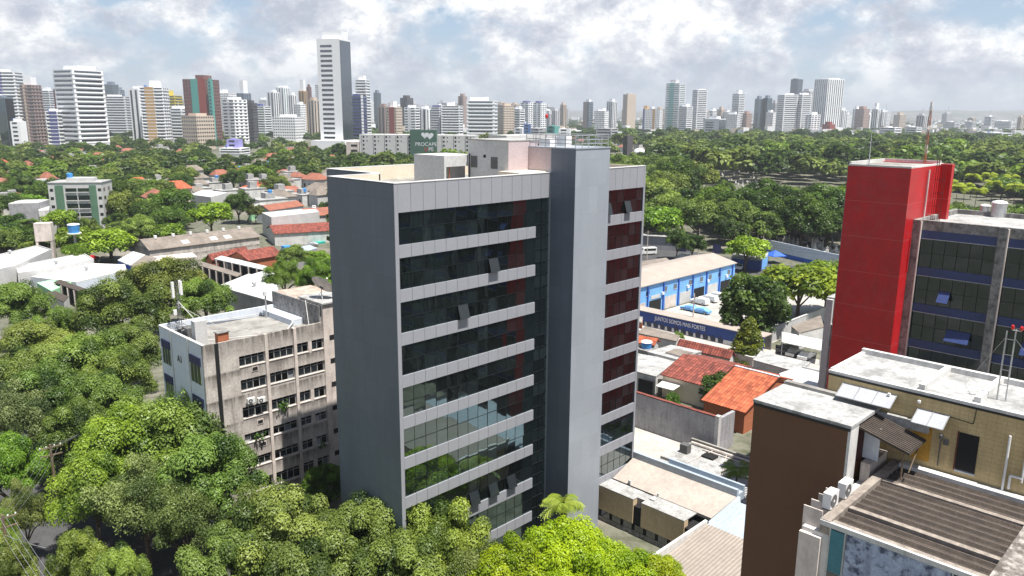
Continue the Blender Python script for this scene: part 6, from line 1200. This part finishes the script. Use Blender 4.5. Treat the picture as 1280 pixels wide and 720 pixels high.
# ------------------------------------------------------------------ belts of trees and small houses between the surveyed things
rb = random.Random(77); CELL = {}
KEEP = ((885, 945, 208, 230), (1176, 1276, 196, 246), (900, 1052, 292, 314), (62, 128, 232, 300), (4, 62, 228, 292), (326, 412, 252, 312), (795, 872, 286, 330), (376, 402, 212, 262), (160, 330, 286, 322), (0, 200, 306, 345), (266, 310, 176, 200), (775, 800, 168, 192), (925, 1050, 216, 228))
def r_keep(x, y, r):                                                # nothing that would hide the surveyed things standing farther off
    h = r*1.75; bx, by = pix((x, y, 0)); ty = pix((x, y, h))[1]; rp = r*FPX/math.hypot(x, y)
    return any(bx+rp > k[0] and bx-rp < k[1] and by > k[3]-2 and ty < k[3]-3 for k in KEEP)
def free(x, y, r, lim=.62):
    if r_keep(x, y, r): return False
    for bx, by, br in BLOCKED:
        if (x-bx)**2+(y-by)**2 < (br*.85+r*.75)**2: return False
    cx, cy_ = int(x//14), int(y//14)
    for i in range(cx-2, cx+3):
        for j in range(cy_-2, cy_+3):
            for tx, ty, trr in CELL.get((i, j), ()):
                if (x-tx)**2+(y-ty)**2 < ((r+trr)*lim)**2: return False
    return True
def put(x, y, r): CELL.setdefault((int(x//14), int(y//14)), []).append((x, y, r))
for tx, ty, trr in TREES: put(tx, ty, trr)
# big park trees seen whole, right of the office block
for x, y, zc, R, H_, k, ti, lab in ((870, 218, 13, 11, 21, 'mid', (1.05, 1.0, .8), 'tallest rounded olive tree of the park, beside the office block'), (822, 225, 10, 9, 18, 'middark', (.8, .85, .7), 'dark tree between the office block and the tallest park tree'), (835, 265, 9, 9, 17, 'mid', (1.05, 1.1, 1), 'large olive tree nearest the corner of the office block'), (872, 275, 8, 8.5, 16, 'mid', (.95, 1.05, .9), 'olive tree in front of the tallest park tree'), (895, 262, 8, 7, 14, 'mid', (1, 1, .9), 'olive tree right of the nearest park pair'), (905, 236, 6, 6, 11, 'middark', (1, 1.1, .5), 'low dark yellow-green tree before the park clearing'),
    (930, 262, 9, 12, 18, 'middark', (.75, .85, .75), 'dark spreading tree left of centre in the cemetery row'), (962, 258, 9, 12.5, 19, 'middark', (.8, .9, .8), 'dark spreading tree in the middle of the cemetery row'), (1000, 260, 9, 12.5, 18.5, 'middark', (.75, .85, .8), 'dark tree with visible stems behind the cemetery wall'), (1038, 262, 9, 12, 18, 'middark', (.8, .9, .8), 'dark tree at the red tower end of the cemetery row'), (915, 285, 7, 6, 12, 'middark', (.9, .95, .7), 'small dark tree behind the umbrella tree'), (846, 300, 5.5, 4, 10, 'middark', (.9, 1, .8), 'narrow street tree by the white car'), (865, 302, 5.5, 4.4, 9, 'middark', (.7, .8, .7), 'low street tree behind the depot roof')):
    tp_(k, x, y, zc, R, H_, lab, tint=ti); put(TREES[-1][0], TREES[-1][1], R)
for x, y, zc, R, H_, k, ti, lab in ((150, 268, 8, 8.5, 15, 'mid', (.95, .95, .8), 'tall olive tree right of the green-striped block'), (180, 278, 7, 7, 13, 'middark', (.9, .95, .8), 'dark tree above the left end of the long workshop'), (214, 268, 8, 9, 16, 'middark', (1.1, 1.2, .9), 'tall dark green tree behind the long workshop'), (262, 277, 6.5, 8, 12, 'midlime', (1.25, 1.25, .8), 'wide bright green tree behind the long workshop'),
    (296, 262, 7, 6.5, 12, 'middark', (.8, .9, .7), 'dark tree left of the white villa'), (318, 272, 4, 4, 8, 'mid', (.8, .7, .7), 'small brownish tree by the white villa'), (75, 285, 5, 6, 10, 'midlime', (1.3, 1.25, .9), 'bright green tree at the foot of the green-striped block'), (88, 312, 5, 6, 10, 'midlime', (1.1, 1.1, .7), 'green tree hugging the blue tank post'), (112, 298, 6, 5, 11, 'mid', (.8, .85, .7), 'brownish olive tree right of the blue tank'), (138, 315, 5, 7, 10, 'midlime', (1.35, 1.3, .9), 'bright green tree above the parked cars at left'),
    (15, 268, 6, 7.5, 12, 'middark', (1, 1.1, .9), 'dark tree in front of the pink house'), (8, 298, 6, 7.5, 12, 'middark', (.95, 1.05, .9), 'dark tree at the left edge above the stepped white roof'), (30, 305, 6, 6, 11, 'middark', (.9, 1.0, .8), 'dark tree left of the coconut palm'), (205, 245, 6, 7, 12, 'mid', (1, 1, .9), 'olive tree left of the white orange-porched house'), (232, 228, 6, 9, 13, 'mid', (1.05, 1.1, .9), 'broad olive tree above the white orange-porched house'), (345, 240, 6, 8, 13, 'mid', (.95, .95, .8), 'broad olive tree among the small houses left of the avenue'), (290, 232, 6, 8.5, 13, 'middark', (.95, 1.05, .8), 'dark broad tree behind the white orange-porched house'), (255, 205, 6, 10, 14, 'middark', (1, 1.1, .85), 'dark broad tree before the violet-topped building'), (408, 268, 5, 4, 9, 'middark', (.8, .9, .7), 'dark tree at the very edge of the office block'), (320, 226, 6, 10, 14, 'midlime', (1.1, 1.1, .8), 'broad fresh green tree above the green-walled house')):
    tp_(k, x, y, zc, R, H_, lab, tint=ti); put(TREES[-1][0], TREES[-1][1], R)
FARH = []
def belt(px, n, r0, r1, ydens):
    out = []
    for _ in range(n):
        x = rb.uniform(*px[0]); y = px[1][0]+(px[1][1]-px[1][0])*rb.random()**ydens; p = G(x, y, 4); R = rb.uniform(r0, r1)
        if p.x > 60 and y < 186 and rb.random() < .25: continue
        if free(p.x, p.y, R, (.62 if y < 200 else .7) if p.x > 60 else .6): put(p.x, p.y, R); out.append((p.x, p.y, R))
    return [q for q in out if not (lambda c_: 232 < c_[0] < 428 and 232 < c_[1] < 330)(pix((q[0], q[1], 0)))]
hs_ = []
for px, n in ((((-40, 420), (192, 325)), 330), (((700, 1330), (158, 186)), 240), (((1170, 1330), (172, 214)), 18)):
    for _ in range(n):
        x, y = rb.uniform(*px[0]), rb.uniform(*px[1]); p = G(x, y, 3); R = rb.uniform(5, 9)
        if y > 268 and x < 330: continue
        if free(p.x, p.y, R, .6): put(p.x, p.y, R*.8); hs_.append((p.x, p.y, R))
pts = belt(((-60, 425), (178, 330)), 3000, 4.0, 8.0, .75)+belt(((770, 1340), (166, 294)), 6500, 7.5, 13.5, .75)
pts.sort(key=lambda q: q[0]**2+q[1]**2)
hid = belt(((425, 775), (168, 330)), 2600, 5, 10, .75)+belt(((-420, -60), (172, 420)), 2600, 5, 10, .7)+belt(((1340, 1700), (172, 420)), 2200, 5, 10, .7)
NIND = 205; SIDE = ('left of the office block', 'right of the office block')
for i, (x, y, R) in enumerate(pts[:NIND]):
    k = rb.choice(('mid', 'middark', 'mid', 'middark', 'midlime')); side = 1 if x > 60 else 0; d_ = 'dark green' if k == 'middark' else 'olive' if k == 'mid' else 'yellow-green'
    tree(k, (x, y), R, R*rb.uniform(1.45, 1.9), f'{d_} tree among many in the tree belt {SIDE[side]}', f'{d_} trees in the belt {SIDE[side]}', tint=(.82, .88, .78) if side else (1.05, 1.12, .92))
# the rest of the canopy reads as one mass
far_me = PR['far']; V_, T_, = [], []
def add_far(x, y, R, H_, k):
    me = far_me[k][0]; n = len(me.vertices); co = np.empty(n*3, np.float32); me.vertices.foreach_get('co', co); co = co.reshape(-1, 3).copy(); a = rb.uniform(0, 6.28); c, s = math.cos(a), math.sin(a); sc_ = R/6
    X = co[:, 0]*c-co[:, 1]*s; Y = co[:, 0]*s+co[:, 1]*c; return np.stack([X*sc_+x, Y*sc_+y, co[:, 2]*H_/(4.6*1.35+4)], 1)
for kk, (mname, sel) in enumerate((('leaf_olive', 0), ('leaf_dark', 1), ('leaf_fresh', 2))):
    Vs, Ts = [], []
    for j, (x, y, R) in enumerate(pts[NIND:]+hid):
        if (j*7919) % 10 not in ((0, 1, 2, 3), (4, 5, 6, 7, 8), (9,))[kk]: continue
        v_ = add_far(x, y, R, R*rb.uniform(1.4, 1.9), sel if sel < 4 else 0); a = np.empty(len(v_), np.float32); far_me[sel][0].attributes['tone'].data.foreach_get('value', a); Vs.append(v_); Ts.append(np.clip(a*.7+rb.uniform(-.1, .35), 0, 1))
    if Vs: o = bpy.data.objects.new('tree_canopy', np_mesh('tree_canopy', np.concatenate(Vs), np.concatenate(Ts), M[mname])); C.objects.link(o); tag(o, ('olive', 'dark green', 'fresh green')[kk]+' canopy of the far tree belts across the city', 'trees', kind='stuff')
# far city: woods and sprawl towards the hills, one mass each
Vs, Ts = [], []
for _ in range(2600):
    d = 1300+6000*rb.random()**1.6; x = rb.uniform(-.72, .72)*d; R = rb.uniform(8, 16)*(1+d/6000); ok = all((x-bx)**2+(d-by)**2 > (br+R*.6)**2 for bx, by, br in BLOCKED if by > 800)
    if not ok: continue
    me = far_me[1][0]; n = len(me.vertices); co = np.empty(n*3, np.float32); me.vertices.foreach_get('co', co); co = co.reshape(-1, 4, 3)[::3].reshape(-1, 3); cen = co.reshape(-1, 4, 3).mean(1).repeat(4, 0); co = cen+(co-cen)*2.2
    Vs.append(np.stack([co[:, 0]*R/6+x, co[:, 1]*R/6+d, co[:, 2]*rb.uniform(.8, 1.15)], 1)); Ts.append(np.full(len(co), rb.random()))
o = bpy.data.objects.new('far_woods', np_mesh('far_woods', np.concatenate(Vs), np.concatenate(Ts), M['leaf_dark'])); C.objects.link(o); tag(o, 'far woods spreading between the towers and the hills', 'woods', kind='stuff')
sp = MB()
for _ in range(3800):
    d = 1500+6500*rb.random()**1.3; x = rb.uniform(-.72, .75)*d; w_, dd = rb.uniform(8, 22), rb.uniform(8, 20); h = rb.choice((4, 5, 6, 8, 9, 12, 18)) if d < 4500 else rb.choice((6, 8, 10, 16, 24)); a = rb.uniform(0, 3); c, s = math.cos(a), math.sin(a); m_ = rb.choices((0, 1, 2, 3), (5, 3, 3, 1))[0]
    q = [(x+c*u_-s*v_, d+s*u_+c*v_) for u_, v_ in ((-w_/2, -dd/2), (w_/2, -dd/2), (w_/2, dd/2), (-w_/2, dd/2))]; sp.prism(q, 0, h, 0 if m_ == 2 else m_, m_)
tag(sp.build('distant_city', [WM['w'], WM['be'], M['tile_far'], WM['g']]), 'distant low city sprawl of pale houses before the hills', 'city', kind='stuff')
# small houses among the trees
HT = (('white', 'tile_far', 'small white house with a terracotta roof among the trees'), ('offwhite', 'roofwhite', 'small pale house with a flat white roof among the trees'), ('cream', 'tile_orange', 'small cream house with an orange roof among the trees'), ('white', 'fibro_grey', 'small white house with a grey sheet roof among the trees'))
protoH = {}
def filler(kind, x, y, R):
    wl, rf_, lab = HT[kind]; side = SIDE[1] if x > 60 else SIDE[0]
    if kind not in protoH:
        t = thing('small_house', lab+' '+side, 'house', (x, y, 0), 0, 'small houses among the trees'); W_ = MB().box(-6, 6, -4.5, 4.5, 0, 4.6).build('wall', M[wl], t)
        if rf_ in ('roofwhite',): MB().box(-6.2, 6.2, -4.7, 4.7, 4.6, 4.9).box(-2, 2, -2, 2, 4.9, 7).build('roof', M[rf_], t)
        else: q = MB(); q.v = [(-6.6, -5.1, 4.5), (6.6, -5.1, 4.5), (6.6, 5.1, 4.5), (-6.6, 5.1, 4.5), (-3.5, 0, 7), (3.5, 0, 7)]; q.f = [(0, 1, 5, 4), (1, 2, 5), (2, 3, 4, 5), (3, 0, 4), (3, 2, 1, 0)]; q.m = [0]*5; q.build('roof', M[rf_], t)
        for x_ in (-4, 0, 3.2): MB().box(x_, x_+1.3, -4.53, -4.501, 1.4, 2.8).build('window', M['dark'], t)
        protoH[kind] = t
    else: t = copy_tree(protoH[kind])
    t.location = (x, y, 0); t.rotation_euler.z = TH+rb.choice((0, 1.571, 3.142, -1.571))+rb.uniform(-.15, .15); s = R/7.2; t.scale = (s, s, rb.uniform(.9, 1.5)); t['label'] = lab+' '+side; t['group'] = lab.split(' among')[0].replace('house', 'houses').replace('small ', '')+' '+side
hs_.sort(key=lambda q: q[0]**2+q[1]**2); tk0 = None
for n_, (x, y, R) in enumerate(hs_[:280]):
    filler(rb.choices((0, 1, 2, 3), (5, 6, 1, 4))[0], x, y, R)
    if n_ % 5 == 0:
        if tk0 is None: tk0 = thing('roof_tank', 'blue water tank on the roof of a small house among the trees', 'water tank', (0, 0, 0), 0, 'blue tanks on the small house roofs'); MB().lathe([(.9, 0), (1.05, 1.5), (.3, 1.8)], n=12).build('drum', M['tankblue'], tk0); c_ = tk0
        else: c_ = copy_tree(tk0)
        c_.location = (x+1.2, y-.6, R*.95)

for i, (x, y, lab) in enumerate(((808, 322, 'thin street pole by the parked white van'), (872, 318, 'street pole behind the ridge of the blue depot'), (941, 334, 'street pole in front of the police kiosk'))):
    q = G(x, y, 0); t = thing('utility_pole', lab, 'utility pole', (q.x, q.y, 0), .3); MB().tube((0, 0, 0), (0, 0, 9), .16, 8, r2=.1).build('pole', M['concrete_pale'], t); MB().box(-1, 1, -.06, .06, 8.5, 8.62).build('crossarm', M['wood'], t); MB().tube((0, 0, 8.0), (0, -2.2, 8.6), .05, 5).build('lamp_arm', M['steel'], t)
# ------------------------------------------------------------------ street poles and wires at the lower left
def ppole(label, p, H_, rz, arms=True):
    t = thing('utility_pole', label, 'utility pole', (p[0], p[1], 0), rz); MB().tube((0, 0, 0), (0, 0, H_), .17, 9, r2=.12).build('pole', M['wood'], t)
    for z in (H_-.4, H_-1.3): MB().box(-1.1, 1.1, -.06, .06, z, z+.12).build('crossarm', M['wood'], t)
    q = MB(); [q.lathe([(.05, 0), (.07, .1), (.03, .2)], (x, 0, H_-.28), 8) for x in (-1, -.4, .4, 1)]; q.build('insulator', M['plastic'], t); return t
pA, pB = G(8, 660, 8.0), G(66, 570, 8.0); ppole('weathered wooden utility pole at the bottom left edge', pA, 8.6, TH); ppole('utility pole half hidden between the small pale trees', pB, 8.6, TH)
wr = MB(); wr2 = MB()
def wire(a, b_, sag=.5, r=.014):
    a, b_ = Vector(a), Vector(b_); prev = a
    for k in range(1, 9): u_ = k/8; q = a.lerp(b_, u_)-Vector((0, 0, 4*sag*u_*(1-u_))); wr.tube(prev, q, r, 4); prev = q
e1 = G(60, 735, 7.6)
for k in (-.9, -.3, .3, .9): wire((pA.x+k, pA.y, 8.4), (e1.x+k, e1.y, 7.6), .2); wire((pA.x+k, pA.y, 8.4), (pB.x+k, pB.y, 8.4), .5, .009)
e2 = G(104, 552, 8); 
for k in (-.5, 0, .5): wire((pB.x, pB.y, 8.4+k*.4), (e2.x+k, e2.y+3, 8.2+k*.4), .3)
wire((pA.x, pA.y, 6.6), G(62, 693, 6.4), .1, .03)
qs = [G(x, y, 0) for x, y in ((770, 318), (808, 322), (872, 318), (941, 334), (1065, 352))]
for a_, b_ in zip(qs, qs[1:]):
    for h_ in (8.6, 7.9):
        prev = Vector((a_.x, a_.y, h_))
        for k in range(1, 7): u_ = k/6; q = Vector((a_.x+(b_.x-a_.x)*u_, a_.y+(b_.y-a_.y)*u_, h_-2.4*u_*(1-u_))); wr2.tube(prev, q, .035, 4); prev = q
tag(wr2.build('overhead_wires', M['grille']), 'overhead wires along the street behind the blue depot', 'wires')
tag(wr.build('overhead_wires', M['steel']), 'overhead wires strung from the wooden pole at lower left', 'wires')
# ------------------------------------------------------------------ haze
hzm = bpy.data.materials.new('haze'); hzm.use_nodes = True; t = hzm.node_tree; t.nodes.remove(t.nodes['Principled BSDF']); pv = N(t, 'ShaderNodeVolumePrincipled', ins={'Color': (.82, .88, .96, 1), 'Density': .00012, 'Anisotropy': .2}); t.links.new(pv.outputs[0], t.nodes['Material Output'].inputs['Volume'])
hz_o = MB().box(-15000, 15000, -400, 15500, -1.0, 260).build('haze', hzm); hz_o['kind'] = 'stuff'; tag(hz_o, 'thin bluish haze over the far city', 'haze')
